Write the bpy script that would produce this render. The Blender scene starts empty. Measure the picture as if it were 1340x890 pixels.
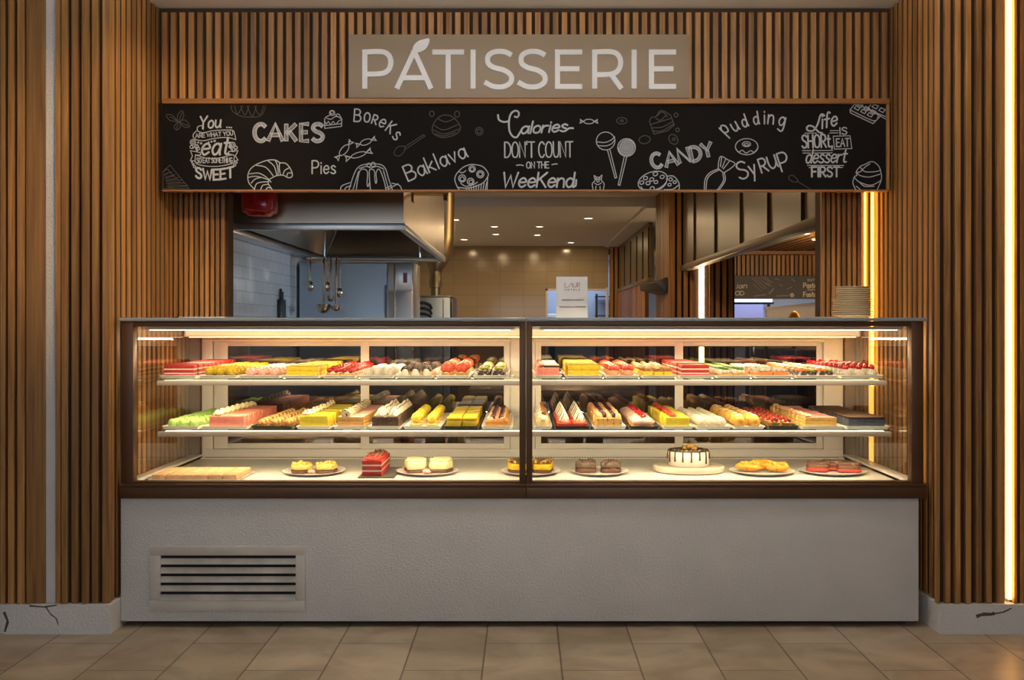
import bpy, bmesh, math, random
from math import sin, cos, pi, radians
from mathutils import Vector, Matrix

random.seed(7)
SC = bpy.context.scene
COL = SC.collection
F = 1454.0                 # focal length in pixels of the 1340x890 frame
VX, VY = 685.0, 424.0      # vanishing point
H = 1.31                   # eye height
def X(px, Y): return (px - VX) * Y / F
def Z(py, Y): return H - (py - VY) * Y / F

# ------------------------------------------------------------------ camera
cam = bpy.data.cameras.new('camera')
cam.sensor_width = 36.0
cam.lens = F / 1340.0 * 36.0
cam.shift_x = -(VX - 670.0) / 1340.0
cam.shift_y = -(445.0 - VY) / 1340.0
cam_ob = bpy.data.objects.new('camera', cam)
cam_ob.location = (0, 0, H)
cam_ob.rotation_euler = (pi / 2, 0, 0)
COL.objects.link(cam_ob)
SC.camera = cam_ob
SC.view_settings.view_transform = 'Standard'
SC.view_settings.look = 'None'
SC.view_settings.gamma = 1.0
SC.view_settings.use_curve_mapping = False
SC.view_settings.exposure = 0.0
SC.cycles.transparent_max_bounces = 24
SC.cycles.max_bounces = 10
SC.cycles.sample_clamp_indirect = 6.0

# ------------------------------------------------------------------ world and lights
w = bpy.data.worlds.new('world'); SC.world = w
w.use_nodes = True
w.node_tree.nodes['Background'].inputs[0].default_value = (0.75, 0.85, 1.0, 1)
w.node_tree.nodes['Background'].inputs[1].default_value = 0.05

def area(name, loc, size, power, color, target=None, rot=None, spread=pi):
    l = bpy.data.lights.new(name, 'AREA')
    l.shape = 'RECTANGLE'; l.size, l.size_y = size
    l.energy = power; l.color = color; l.spread = spread
    o = bpy.data.objects.new(name, l); COL.objects.link(o)
    o.location = loc
    if target is not None:
        o.rotation_euler = (Vector(target) - Vector(loc)).to_track_quat('-Z', 'Y').to_euler()
    if rot is not None: o.rotation_euler = rot
    return o
def spot(name, loc, target, power, color, angle, blend=0.6, r=0.03):
    l = bpy.data.lights.new(name, 'SPOT')
    l.energy = power; l.color = color; l.spot_size = radians(angle); l.spot_blend = blend; l.shadow_soft_size = r
    o = bpy.data.objects.new(name, l); COL.objects.link(o); o.location = loc
    o.rotation_euler = (Vector(target) - Vector(loc)).to_track_quat('-Z', 'Y').to_euler()
    return o

WARM = (1.0, 0.68, 0.36); AMBER = (1.0, 0.52, 0.14); COOL = (0.72, 0.84, 1.0); SOFT = (1.0, 0.80, 0.58); CASE = (1.0, 0.73, 0.42)
# daylight from the windows of the hall behind the camera
area('hall_window_light', (-0.9, -2.6, 2.1), (4.4, 1.3), 60, COOL, target=(0, 5, 1.2))
# warm ceiling lamps of the hall
area('hall_lamp_light', (0.9, 2.3, 2.78), (1.8, 0.8), 12, WARM, target=(-0.5, 5.0, 1.1))
spot('niche_lamp_light_a', (-0.2, 3.2, 2.78), (-1.76, 5.25, 1.75), 115, WARM, 40)
area('fridge_cool_fill', (1.92, 6.65, 1.50), (0.5, 0.5), 11.5, (0.62, 0.80, 1.0), target=(-1.3, 8.8, 1.55), spread=radians(90))  # added cool fill aimed at the refrigerator, hidden behind the jamb
area('ceiling_fill_light', (0, 4.3, 2.62), (3.2, 0.2), 34, (1.0, 0.95, 0.90), rot=(pi, 0, 0))  # added unseen uplight that brightens the hall ceiling
# LED bars of the two display cases (along the inside of the upper front rail)
for nm, xc in (('case_bar_light_left', -0.85), ('case_bar_light_right', 0.85)):
    area(nm, (xc, 4.872, 1.272), (1.56, 0.02), 3.4, CASE, target=(xc, 5.35, 0.72))
    area(nm + '_housing', (xc, 5.485, 1.236), (1.56, 0.03), 13.5, CASE, target=(xc, 5.36, 0.7))
    area(nm + '_shelf', (xc, 5.06, 1.022), (1.5, 0.016), 7.2, CASE, target=(xc, 5.30, 0.7))
    area(nm + '_deck', (xc, 5.06, 0.792), (1.5, 0.016), 5.0, CASE, target=(xc, 5.22, 0.5))

# ------------------------------------------------------------------ materials
MATS = {}
def nt(m):
    m.use_nodes = True
    t = m.node_tree
    return t, t.nodes, t.links, t.nodes['Principled BSDF']
def mat(name, col, rough=0.5, metal=0.0, var=0.0, scale=8.0, bump=0.0, bscale=None, spec=None, col2=None, thr=None, coat=0.0, sss=0.0):
    if name in MATS: return MATS[name]
    m = bpy.data.materials.new(name); MATS[name] = m
    t, n, l, p = nt(m)
    p.inputs['Base Color'].default_value = (*col, 1)
    p.inputs['Roughness'].default_value = rough
    p.inputs['Metallic'].default_value = metal
    if spec is not None: p.inputs['Specular IOR Level'].default_value = spec
    if coat: p.inputs['Coat Weight'].default_value = coat
    if sss:
        p.inputs['Subsurface Weight'].default_value = sss
        p.inputs['Subsurface Scale'].default_value = 0.01
    if var or bump or col2:
        tc = n.new('ShaderNodeTexCoord')
        ns = n.new('ShaderNodeTexNoise'); ns.inputs['Scale'].default_value = scale; ns.inputs['Detail'].default_value = 5
        l.new(tc.outputs['Object'], ns.inputs['Vector'])
        if col2 or var:
            r = n.new('ShaderNodeValToRGB')
            c2 = col2 if col2 else tuple(max(0, c * (1 - var)) for c in col)
            if thr is None:
                r.color_ramp.elements[0].position = 0.32; r.color_ramp.elements[1].position = 0.68
            else:
                r.color_ramp.elements[0].position = thr; r.color_ramp.elements[1].position = thr + 0.04
            r.color_ramp.elements[0].color = (*c2, 1); r.color_ramp.elements[1].color = (*col, 1)
            l.new(ns.outputs['Fac'], r.inputs['Fac']); l.new(r.outputs['Color'], p.inputs['Base Color'])
        if bump:
            nb = n.new('ShaderNodeTexNoise'); nb.inputs['Scale'].default_value = bscale or scale * 3; nb.inputs['Detail'].default_value = 4
            l.new(tc.outputs['Object'], nb.inputs['Vector'])
            b = n.new('ShaderNodeBump'); b.inputs['Strength'].default_value = bump; b.inputs['Distance'].default_value = 0.01
            l.new(nb.outputs['Fac'], b.inputs['Height']); l.new(b.outputs['Normal'], p.inputs['Normal'])
    return m
def emit(name, col, strength):
    if name in MATS: return MATS[name]
    m = bpy.data.materials.new(name); MATS[name] = m
    t, n, l, p = nt(m)
    p.inputs['Base Color'].default_value = (*col, 1)
    p.inputs['Emission Color'].default_value = (*col, 1); p.inputs['Emission Strength'].default_value = strength
    return m
def glass(name, tint, ior=1.45, boost=0.0, rough=0.0):
    if name in MATS: return MATS[name]
    m = bpy.data.materials.new(name); MATS[name] = m
    m.use_nodes = True
    n, l = m.node_tree.nodes, m.node_tree.links
    n.clear()
    o = n.new('ShaderNodeOutputMaterial'); mx = n.new('ShaderNodeMixShader')
    tr = n.new('ShaderNodeBsdfTransparent'); tr.inputs[0].default_value = (*tint, 1)
    g = n.new('ShaderNodeBsdfGlossy'); g.inputs['Roughness'].default_value = rough
    fr = n.new('ShaderNodeFresnel'); fr.inputs[0].default_value = ior
    ad = n.new('ShaderNodeMath'); ad.operation = 'ADD'; ad.use_clamp = True; ad.inputs[1].default_value = boost
    ge = n.new('ShaderNodeNewGeometry'); inv = n.new('ShaderNodeMath'); inv.operation = 'SUBTRACT'; inv.inputs[0].default_value = 1.0
    mu = n.new('ShaderNodeMath'); mu.operation = 'MULTIPLY'      # the reflection of the thin sheet is taken on its outer faces only
    l.new(ge.outputs['Backfacing'], inv.inputs[1])
    l.new(fr.outputs[0], ad.inputs[0]); l.new(ad.outputs[0], mu.inputs[0]); l.new(inv.outputs[0], mu.inputs[1]); l.new(mu.outputs[0], mx.inputs[0])
    l.new(tr.outputs[0], mx.inputs[1]); l.new(g.outputs[0], mx.inputs[2]); l.new(mx.outputs[0], o.inputs[0])
    return m
def wood(name, light, dark, rough=0.45, axis='Z'):
    if name in MATS: return MATS[name]
    m = bpy.data.materials.new(name); MATS[name] = m
    t, n, l, p = nt(m)
    tc = n.new('ShaderNodeTexCoord'); geo = n.new('ShaderNodeNewGeometry')
    mul = n.new('ShaderNodeMath'); mul.operation = 'MULTIPLY'; mul.inputs[1].default_value = 37.0
    l.new(geo.outputs['Random Per Island'], mul.inputs[0])
    cmb = n.new('ShaderNodeCombineXYZ')
    for i in range(3): l.new(mul.outputs[0], cmb.inputs[i])
    add = n.new('ShaderNodeVectorMath'); add.operation = 'ADD'
    l.new(tc.outputs['Object'], add.inputs[0]); l.new(cmb.outputs[0], add.inputs[1])
    mp = n.new('ShaderNodeMapping')
    mp.inputs['Scale'].default_value = {'Z': (60, 60, 2.2), 'X': (2.2, 60, 60)}[axis]
    l.new(add.outputs[0], mp.inputs['Vector'])
    ns = n.new('ShaderNodeTexNoise'); ns.inputs['Scale'].default_value = 1.0; ns.inputs['Detail'].default_value = 6; ns.inputs['Distortion'].default_value = 0.6
    l.new(mp.outputs[0], ns.inputs['Vector'])
    r = n.new('ShaderNodeValToRGB')
    r.color_ramp.elements[0].position = 0.28; r.color_ramp.elements[1].position = 0.72
    r.color_ramp.elements[0].color = (*dark, 1); r.color_ramp.elements[1].color = (*light, 1)
    l.new(ns.outputs['Fac'], r.inputs['Fac'])
    hs = n.new('ShaderNodeHueSaturation')
    mr = n.new('ShaderNodeMapRange'); mr.inputs['To Min'].default_value = 0.62; mr.inputs['To Max'].default_value = 1.28
    l.new(geo.outputs['Random Per Island'], mr.inputs['Value']); l.new(mr.outputs[0], hs.inputs['Value'])
    l.new(r.outputs['Color'], hs.inputs['Color']); l.new(hs.outputs['Color'], p.inputs['Base Color'])
    p.inputs['Roughness'].default_value = rough
    b = n.new('ShaderNodeBump'); b.inputs['Strength'].default_value = 0.25; b.inputs['Distance'].default_value = 0.004
    l.new(ns.outputs['Fac'], b.inputs['Height']); l.new(b.outputs['Normal'], p.inputs['Normal'])
    return m
def tiles(name, c1, c2, grout, bw, bh, mortar, plane='YZ', rough=0.15, offset=0.5, bump=0.25):
    m = bpy.data.materials.new(name); MATS[name] = m
    t, n, l, p = nt(m)
    tc = n.new('ShaderNodeTexCoord'); sp = n.new('ShaderNodeSeparateXYZ'); cm = n.new('ShaderNodeCombineXYZ')
    l.new(tc.outputs['Object'], sp.inputs[0])
    l.new(sp.outputs[plane[0]], cm.inputs[0]); l.new(sp.outputs[plane[1]], cm.inputs[1])
    br = n.new('ShaderNodeTexBrick'); br.inputs['Scale'].default_value = 1.0; br.offset = offset
    br.inputs['Brick Width'].default_value = bw; br.inputs['Row Height'].default_value = bh
    br.inputs['Mortar Size'].default_value = mortar; br.inputs['Mortar Smooth'].default_value = 0.2
    br.inputs['Color1'].default_value = (*c1, 1); br.inputs['Color2'].default_value = (*c2, 1); br.inputs['Mortar'].default_value = (*grout, 1)
    l.new(cm.outputs[0], br.inputs['Vector'])
    l.new(br.outputs['Color'], p.inputs['Base Color']); p.inputs['Roughness'].default_value = rough
    b = n.new('ShaderNodeBump'); b.inputs['Strength'].default_value = bump; b.inputs['Distance'].default_value = 0.004; b.invert = True
    l.new(br.outputs['Fac'], b.inputs['Height']); l.new(b.outputs['Normal'], p.inputs['Normal'])
    return m

OAK = wood('oak_slats', (0.52, 0.265, 0.080), (0.24, 0.105, 0.028))
OAKX = wood('oak_trim', (0.42, 0.20, 0.065), (0.23, 0.095, 0.028), axis='X')
BACKING = mat('dark_backing', (0.06, 0.026, 0.010), 0.8, var=0.3)  # darkened so the colour carries the shade between the slats
STUCCO = mat('white_stucco', (0.74, 0.72, 0.69), 0.85, var=0.06, scale=5, bump=0.55, bscale=110)
PAINT = mat('white_paint', (0.76, 0.74, 0.71), 0.8, var=0.05, scale=3, bump=0.15, bscale=60)
CEIL = mat('ceiling_paint', (0.80, 0.77, 0.72), 0.85, var=0.03, scale=2)
BROWN = mat('brown_anodised_metal', (0.125, 0.058, 0.024), 0.42, 0.25, var=0.2, scale=3)
STEEL = mat('brushed_steel', (0.52, 0.43, 0.33), 0.30, 1.0, var=0.12, scale=2)  # warm tint puts the brown reflections of the wood into the steel colour
STEELB = mat('satin_steel', (0.66, 0.68, 0.70), 0.34, 1.0, var=0.10, scale=2)
DARKSTEEL = mat('dark_steel', (0.10, 0.10, 0.11), 0.4, 0.8)
PROFILE = mat('satin_profile', (0.52, 0.46, 0.40), 0.45)
DIFFUSER = emit('lit_diffuser', (1.0, 0.74, 0.46), 0.35)
WHITEPL = mat('white_plastic', (0.83, 0.79, 0.73), 0.35)
ALU = mat('white_aluminium', (0.80, 0.77, 0.73), 0.3, 0.0, spec=0.6)
GLASS = glass('clear_glass', (0.985, 0.99, 0.985), 1.42)
SHELFG = glass('shelf_glass', (0.86, 0.93, 0.90), 1.45)
PANE = glass('grey_glass', (0.52, 0.47, 0.42), 1.5, 0.13)
SIDEG = glass('side_glass', (0.97, 0.97, 0.96), 1.40, 0.09)
SLAB = mat('grey_slab_edge', (0.36, 0.40, 0.43), 0.25, spec=0.6)
CERAMIC = mat('white_ceramic', (0.86, 0.84, 0.80), 0.18, spec=0.6)
BLACKTRAY = mat('black_melamine', (0.018, 0.018, 0.018), 0.3)
LEDW = emit('led_white', (1.0, 0.76, 0.46), 3.0)
LEDA = emit('led_amber', (1.0, 0.50, 0.08), 1.5)
LEDK = emit('led_kitchen', (1.0, 0.74, 0.45), 6.0)
LEDV = emit('led_vertical', (1.0, 0.80, 0.52), 1.0)
LAMPD = emit('downlight_disc', (1.0, 0.82, 0.58), 14.0)

# ------------------------------------------------------------------ mesh helpers
class MB:
    def __init__(s): s.v = []; s.f = []
    def add(s, v, f):
        o = len(s.v); s.v += [tuple(p) for p in v]; s.f += [tuple(i + o for i in q) for q in f]; return s
    def box(s, x0, x1, y0, y1, z0, z1):
        return s.add([(x0,y0,z0),(x1,y0,z0),(x1,y1,z0),(x0,y1,z0),(x0,y0,z1),(x1,y0,z1),(x1,y1,z1),(x0,y1,z1)],
                     [(0,3,2,1),(4,5,6,7),(0,1,5,4),(1,2,6,5),(2,3,7,6),(3,0,4,7)])
    def hexa(s, p):   # 8 corners, same order as box
        return s.add(p, [(0,3,2,1),(4,5,6,7),(0,1,5,4),(1,2,6,5),(2,3,7,6),(3,0,4,7)])
    def lathe(s, prof, c=(0,0,0), n=20, sx=1.0, sy=1.0, jit=0.0, rnd=random):
        v = []; f = []; k = len(prof)
        for i in range(n):
            a = 2 * pi * i / n
            for r, z in prof:
                q = r * (1 + (rnd.uniform(-jit, jit) if jit else 0))
                v.append((c[0] + q * cos(a) * sx, c[1] + q * sin(a) * sy, c[2] + z))
        for i in range(n):
            j = (i + 1) % n
            for m in range(k - 1):
                f.append((i*k+m, j*k+m, j*k+m+1, i*k+m+1))
        b = len(v)
        if prof[0][0] > 1e-6:
            f.append(tuple(reversed([i * k for i in range(n)])))
        if prof[-1][0] > 1e-6:
            f.append(tuple([i * k + k - 1 for i in range(n)]))
        return s.add(v, f)
    def ball(s, c, r, nu=10, nv=7, jit=0.0, seed=0, zmin=-1.0):
        if not hasattr(r, '__len__'): r = (r, r, r)
        rn = random.Random(seed + int(abs(c[0]*7919) + abs(c[1]*4793) * 100))
        v = []; f = []
        for j in range(nv + 1):
            t = pi * j / nv
            for i in range(nu):
                a = 2 * pi * i / nu
                q = 1 + (rn.uniform(-jit, jit) if jit and 0 < j < nv else 0)
                zz = max(zmin, cos(t))
                v.append((c[0] + r[0]*q*sin(t)*cos(a), c[1] + r[1]*q*sin(t)*sin(a), c[2] + r[2]*q*zz if zz > zmin else c[2] + r[2]*zmin))
        for j in range(nv):
            for i in range(nu):
                k = (i + 1) % nu
                f.append((j*nu+i, (j+1)*nu+i, (j+1)*nu+k, j*nu+k))
        return s.add(v, f)
    def tube(s, pts, r, n=8, closed=False):
        pts = [Vector(p) for p in pts]
        rr = r if hasattr(r, '__len__') else [r] * len(pts)
        v = []; f = []; m = len(pts)
        up = None
        for i, p in enumerate(pts):
            if closed: d = pts[(i+1) % m] - pts[i-1]
            else: d = pts[min(i+1, m-1)] - pts[max(i-1, 0)]
            d = d.normalized() if d.length > 1e-9 else Vector((0,0,1))
            if up is None:
                up = Vector((0,0,1)) if abs(d.z) < 0.9 else Vector((1,0,0))
            a = d.cross(up)
            a = a.normalized() if a.length > 1e-6 else d.orthogonal().normalized()
            b = a.cross(d).normalized(); up = b
            for k in range(n):
                t = 2*pi*k/n
                v.append(p + a*rr[i]*cos(t) + b*rr[i]*sin(t))
        for i in range(m if closed else m - 1):
            j = (i + 1) % m
            for k in range(n):
                q = (k + 1) % n
                f.append((i*n+k, i*n+q, j*n+q, j*n+k))
        if not closed:
            f.append(tuple(range(n))); f.append(tuple(reversed([(m-1)*n+k for k in range(n)])))
        return s.add(v, f)
    def prism(s, poly, y0, y1):      # poly of (x, z), counter-clockwise seen from -y
        n = len(poly)
        v = [(x, y0, z) for x, z in poly] + [(x, y1, z) for x, z in poly]
        f = [tuple(range(n)), tuple(reversed(range(n, 2*n)))]
        f += [(i, i+n, (i+1) % n + n, (i+1) % n) for i in range(n)]
        return s.add(v, f)
    def rings(s, rings, cap0=True, cap1=True):
        n = len(rings[0]); v = [p for r in rings for p in r]; f = []
        for k in range(len(rings) - 1):
            for i in range(n):
                j = (i + 1) % n
                f.append((k*n+i, k*n+j, (k+1)*n+j, (k+1)*n+i))
        if cap0: f.append(tuple(reversed(range(n))))
        if cap1: f.append(tuple((len(rings)-1)*n + i for i in range(n)))
        return s.add(v, f)
    def mesh(s, name, material, bevel=0.0, smooth=False, seg=2, angle=40):
        me = bpy.data.meshes.new(name)
        me.from_pydata(s.v, [], s.f)
        bm = bmesh.new(); bm.from_mesh(me)
        bmesh.ops.recalc_face_normals(bm, faces=bm.faces)
        if bevel:
            ed = [e for e in bm.edges if len(e.link_faces) == 2 and e.calc_face_angle(0) > 0.6]
            bmesh.ops.bevel(bm, geom=ed, offset=bevel, segments=seg, profile=0.5, affect='EDGES', clamp_overlap=True)
        bm.to_mesh(me); bm.free()
        if smooth or bevel:
            for p in me.polygons: p.use_smooth = True
            me.set_sharp_from_angle(angle=radians(angle))
        me.materials.append(material)
        return me
    def build(s, name, material, parent=None, bevel=0.0, smooth=False, loc=None, label=None, kind=None, seg=2, angle=40):
        o = bpy.data.objects.new(name, s.mesh(name, material, bevel, smooth, seg, angle)); COL.objects.link(o)
        if parent is not None: o.parent = parent
        if loc is not None: o.location = loc
        if label: o['label'] = label
        if kind: o['kind'] = kind
        return o
def rrect(hx, hy, z, r, n=4, c=(0,0)):
    p = []
    for cx, cy, a0 in ((hx-r, hy-r, 0), (-hx+r, hy-r, 90), (-hx+r, -hy+r, 180), (hx-r, -hy+r, 270)):
        for i in range(n + 1):
            a = radians(a0 + 90.0 * i / n)
            p.append((c[0] + cx + r*cos(a), c[1] + cy + r*sin(a), z))
    return p
def tag(o, label=None, cat=None, group=None, kind=None):
    if label: o['label'] = label
    if cat: o['category'] = cat
    if group: o['group'] = group
    if kind: o['kind'] = kind
    return o
def thing(name, label, cat, loc=(0,0,0), group=None, rz=0.0):
    o = bpy.data.objects.new(name, None); o.empty_display_size = 0.05
    COL.objects.link(o); o.location = loc; o.rotation_euler = (0, 0, rz)
    return tag(o, label, cat, group)
def struct(name, mb, m, **k):
    o = mb.build(name, m, **k); o['kind'] = 'structure'
    return o

# ------------------------------------------------------------------ the setting
FLOORT = tiles('marble_floor_tiles', (0.46, 0.38, 0.28), (0.38, 0.31, 0.22), (0.14, 0.10, 0.07), 0.60, 0.30, 0.0035, 'YX', 0.36, 0.41, 0.3)
t_, n_, l_, p_ = nt(FLOORT)      # marble veining over the tile colour
_br = [x for x in n_ if x.type == 'TEX_BRICK'][0]; _br.offset_frequency = 2
_ns = n_.new('ShaderNodeTexNoise'); _ns.inputs['Scale'].default_value = 3.2; _ns.inputs['Detail'].default_value = 8; _ns.inputs['Distortion'].default_value = 1.4
_rp = n_.new('ShaderNodeValToRGB'); _rp.color_ramp.elements[0].color = (0.62, 0.56, 0.48, 1); _rp.color_ramp.elements[1].color = (1, 1, 1, 1)
_rp.color_ramp.elements[0].position = 0.35; _rp.color_ramp.elements[1].position = 0.62
_mx = n_.new('ShaderNodeMix'); _mx.data_type = 'RGBA'; _mx.blend_type = 'MULTIPLY'; _mx.inputs[0].default_value = 0.75
_tc = [x for x in n_ if x.type == 'TEX_COORD'][0]
l_.new(_tc.outputs['Object'], _ns.inputs['Vector']); l_.new(_ns.outputs['Fac'], _rp.inputs['Fac'])
l_.new(_br.outputs['Color'], _mx.inputs[6]); l_.new(_rp.outputs['Color'], _mx.inputs[7]); l_.new(_mx.outputs[2], p_.inputs['Base Color'])

fl = MB().box(-4.5, 4.5, -3.4, 5.78, -0.08, 0)
for i in range(len(fl.v)): fl.v[i] = (fl.v[i][0] + 0.155, fl.v[i][1], fl.v[i][2])
fo = struct('floor', fl, FLOORT); fo.location = (-0.155, 0, 0)
struct('floor_kitchen', MB().box(-1.9, 5.4, 5.78, 19.2, -0.08, 0), mat('kitchen_floor_grey', (0.16, 0.13, 0.11), 0.4, var=0.2, scale=3))
struct('ceiling_hall', MB().box(-4.5, 4.5, -3.4, 5.75, 2.83, 2.93), CEIL)
struct('wall_hall_left', MB().box(-4.6, -4.5, -3.4, 5.2, 0, 2.83), PAINT)
struct('wall_hall_right', MB().box(4.5, 4.6, -3.4, 5.2, 0, 2.83), PAINT)

YW, DW = 4.70, 0.024           # slat face and slat depth of the front walls
def px_slats(mb, spans, Y, d, z0, z1):
    for a, b in spans: mb.box(X(a, Y), X(b, Y), Y, Y + d, z0, z1)
ZB = 0.128
spL = [(0.5 - 13.2*k, 6.5 - 13.2*k) for k in range(0, 30)] + [(10.5,18.2),(22.6,32),(34.5,58.8),(72.4,79),(80.6,88.4),(93.6,102.2),(107,116.6),(120.4,128.4),(134,142.6)]
mb = MB(); px_slats(mb, spL, YW, DW, ZB, 2.83)
struct('wall_left', mb, OAK)
mb = MB().box(-4.5, X(58.8,YW), YW+DW, 5.95, 0, 2.83).box(X(72.4,YW), -1.786, YW+DW, 5.95, 0, 2.83)
struct('wall_left_backing', mb, BACKING)
struct('trim_1', MB().box(X(58.8,YW)+0.0005, X(72.4,YW)-0.0005, YW+0.010, 5.7, ZB, 2.83), STUCCO)
spR = [(1225.4,1229.8),(1236.8,1243.6),(1250,1257),(1264,1270.8),(1277.6,1284.4),(1291,1297.8),(1305,1314.6),(1327,1331),(1335.5,1343)] + [(1349+13.2*k, 1355.5+13.2*k) for k in range(28)]
mb = MB(); px_slats(mb, spR, YW, DW, ZB, 2.83)
struct('wall_right', mb, OAK)
mb = MB().box(1.795, X(1314.6,YW), YW+DW, 5.95, 0, 2.83).box(X(1327,YW), 4.5, YW+DW, 5.95, 0, 2.83)
struct('wall_right_backing', mb, BACKING)
struct('trim_2', MB().box(X(1314.6,YW)+0.0005, X(1327,YW)-0.0005, YW+0.045, 5.7, ZB, 2.83), STUCCO)

# skirting blocks of cracked white stucco under the slats
def skirting(name, x0, x1, label, cracks, side):
    mb = MB()
    n = 26; top = []
    rn = random.Random(5)
    for i in range(n + 1):
        x = x0 + (x1 - x0) * i / n
        top.append((x, ZB - 0.001 - abs(rn.gauss(0, 0.0022))))
    poly = [(x0, 0.0), (x1, 0.0)] + list(reversed(top))
    mb.prism(poly, YW - 0.012, YW + 0.30)
    o = struct(name, mb, STUCCO)
    for pts, wd in cracks:                # dark broken-out cracks
        c = MB()
        P = [Vector((X(a, YW), YW - 0.0125, Z(b, YW))) for a, b in pts]
        for i in range(len(P) - 1):
            d = (P[i+1] - P[i]).normalized(); nrm = Vector((-d.z, 0, d.x)) * wd
            q = [P[i]-nrm, P[i+1]-nrm*0.7, P[i+1]+nrm*0.7, P[i]+nrm]
            c.add([(p.x, p.y, p.z) for p in q] + [(p.x, p.y + 0.006, p.z) for p in q], [(0,1,2,3),(4,7,6,5),(0,4,5,1),(1,5,6,2),(2,6,7,3),(3,7,4,0)])
        c.build('crack', mat('broken_plaster', (0.10, 0.075, 0.05), 0.9), parent=o)
    return o
skirting('baseboard_left', X(6, YW), X(146, YW), '', [([(62,794),(68,803),(75,808),(78,817)], 0.0028), ([(7,800),(12,812),(8,826)], 0.006), ([(40,792),(60,793.5),(76,791)], 0.0035)], -1)
struct('baseboard_left_far', MB().box(-4.5, X(6, YW)-0.002, YW+0.004, YW+0.3, 0, ZB-0.004), STUCCO)
skirting('baseboard_right', X(1229, YW), X(1420, YW), '', [([(1276,806),(1284,803),(1297,803),(1300,801)], 0.008), ([(1296,803),(1312,800),(1322,795)], 0.0035)], 1)

# reveals of the niche: slats running back
def side_slats(name, xf, sgn, ys, z0, z1, d=0.006, wdt=0.032):
    mb = MB()
    for y in ys: mb.box(min(xf, xf + sgn*d), max(xf, xf + sgn*d), y, y + wdt, z0, z1)
    xa, xb = xf + sgn*(d+0.0002), xf + sgn*0.024
    struct(name + '_backing', MB().box(min(xa, xb), max(xa, xb), 4.725, 5.93, z0, z1), BACKING)
    return struct(name, mb, OAK)
ysr = [4.735 + 0.066*k for k in range(18)]
side_slats('wall_niche_left', -1.755, -1, ysr, 0.13, 2.83)
side_slats('wall_niche_right', 1.764, 1, ysr, 0.13, 2.83)
# header over the opening
zb0, zb1, zt = Z(248, 5.30), Z(136.5, 5.30), Z(129.5, 5.30)
mb = MB(); x = -1.735
while x < 1.75:
    mb.box(x, x + 0.0255, 5.33, 5.352, zt, 2.805); x += 0.04265
struct('wall_header', mb, OAK)
struct('wall_header_backing', MB().box(-1.754, 1.763, 5.352, 5.38, zb0, 2.83), BACKING)
struct('trim_3', MB().box(X(212.5,5.29), X(1164,5.29), 5.285, 5.352, zb1+0.001, zt), OAKX, bevel=0.002)
struct('trim_4', MB().box(X(1159.5,5.30), X(1163,5.30), 5.29, 5.352, zb0, zb1), OAK)
struct('trim_5', MB().box(X(212.5,5.30), X(1163,5.30), 5.30, 5.352, zb0-0.008, zb0-0.0005), OAKX)
# slatted panels either side of the opening
def front_slats(name, x0, x1, y, z0, z1, per=0.0427, wd=0.0255, d=0.022, back=0.10):
    mb = MB(); x = x0
    while x + wd <= x1 + 1e-4:
        mb.box(x, x + wd, y, y + d, z0, z1); x += per
    o = struct(name, mb, OAK)
    struct(name + '_backing', MB().box(x0, x1, y + d, y + d + back, z0, z1), BACKING)
    return o
front_slats('wall_jamb_left', -1.752, -1.486, 5.57, 1.3465, 2.83, per=0.0262, wd=0.0165)
front_slats('wall_jamb_right', 1.494, 1.712, 5.57, 1.3465, 2.83, per=0.0262, wd=0.0165)
struct('wall_jamb_right_recess', MB().box(1.713, 1.763, 5.612, 5.69, 1.3465, 2.83), STUCCO)
struct('trim_6', MB().box(1.728, 1.742, 5.572, 5.609, 1.3465, 2.80), OAK)

# LED strips standing in the wall grooves (with their light)
def led_strip(name, label, x0, x1, y0, y1, z0, z1, m, power, color, rot, size, at, group=None):
    t = thing(name, label, 'light', ((x0+x1)/2, y1, z0))
    MB().box(x0-t.location.x, x1-t.location.x, y0-y1, -0.003, 0, z1-z0).build('diffuser', m, t)
    MB().box(x0-t.location.x-0.001, x1-t.location.x+0.001, -0.003, 0, 0, z1-z0).build('backing_rail', ALU, t)
    l = area(name + '_light', at, size, power, color, rot=rot)
    return t
R90 = pi/2
xl = X(1323.5, YW)
led_strip('led_strip', 'bright vertical LED strip in the groove of the right slatted front wall', X(1321.5,YW), X(1325.8,YW), YW+0.012, YW+0.045, ZB+0.012, 2.80, LEDV, 5, (1.0, 0.54, 0.12), (R90, 0, -0.3), (0.010, 2.6), (xl-0.002, YW-0.002, 1.45))
led_strip('led_strip', 'glowing amber LED strip beside the jamb behind the plate stack', 1.7435, 1.7615, 5.588, 5.610, 0.30, 2.78, LEDA, 4.0, (1.0, 0.52, 0.12), (R90, 0, -0.9), (0.014, 1.7), (1.752, 5.583, 1.85))
led_strip('led_strip', 'thin amber LED line at the edge of the slatted jamb above the plate stack', 1.7145, 1.7215, 5.585, 5.610, 1.3465, 2.78, LEDA, 2.0, (1.0, 0.52, 0.12), (R90, 0, 0.6), (0.005, 1.7), (1.718, 5.580, 1.85))

# white counter plinth
pl = MB().box(-1.742, 1.709, 4.80, 5.86, 0.024, 0.5572)
po = struct('wall_counter_plinth', pl, STUCCO, bevel=0.006)
struct('trim_7', MB().box(-1.70, 1.67, 4.86, 5.84, 0.0, 0.0238), BACKING)

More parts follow.
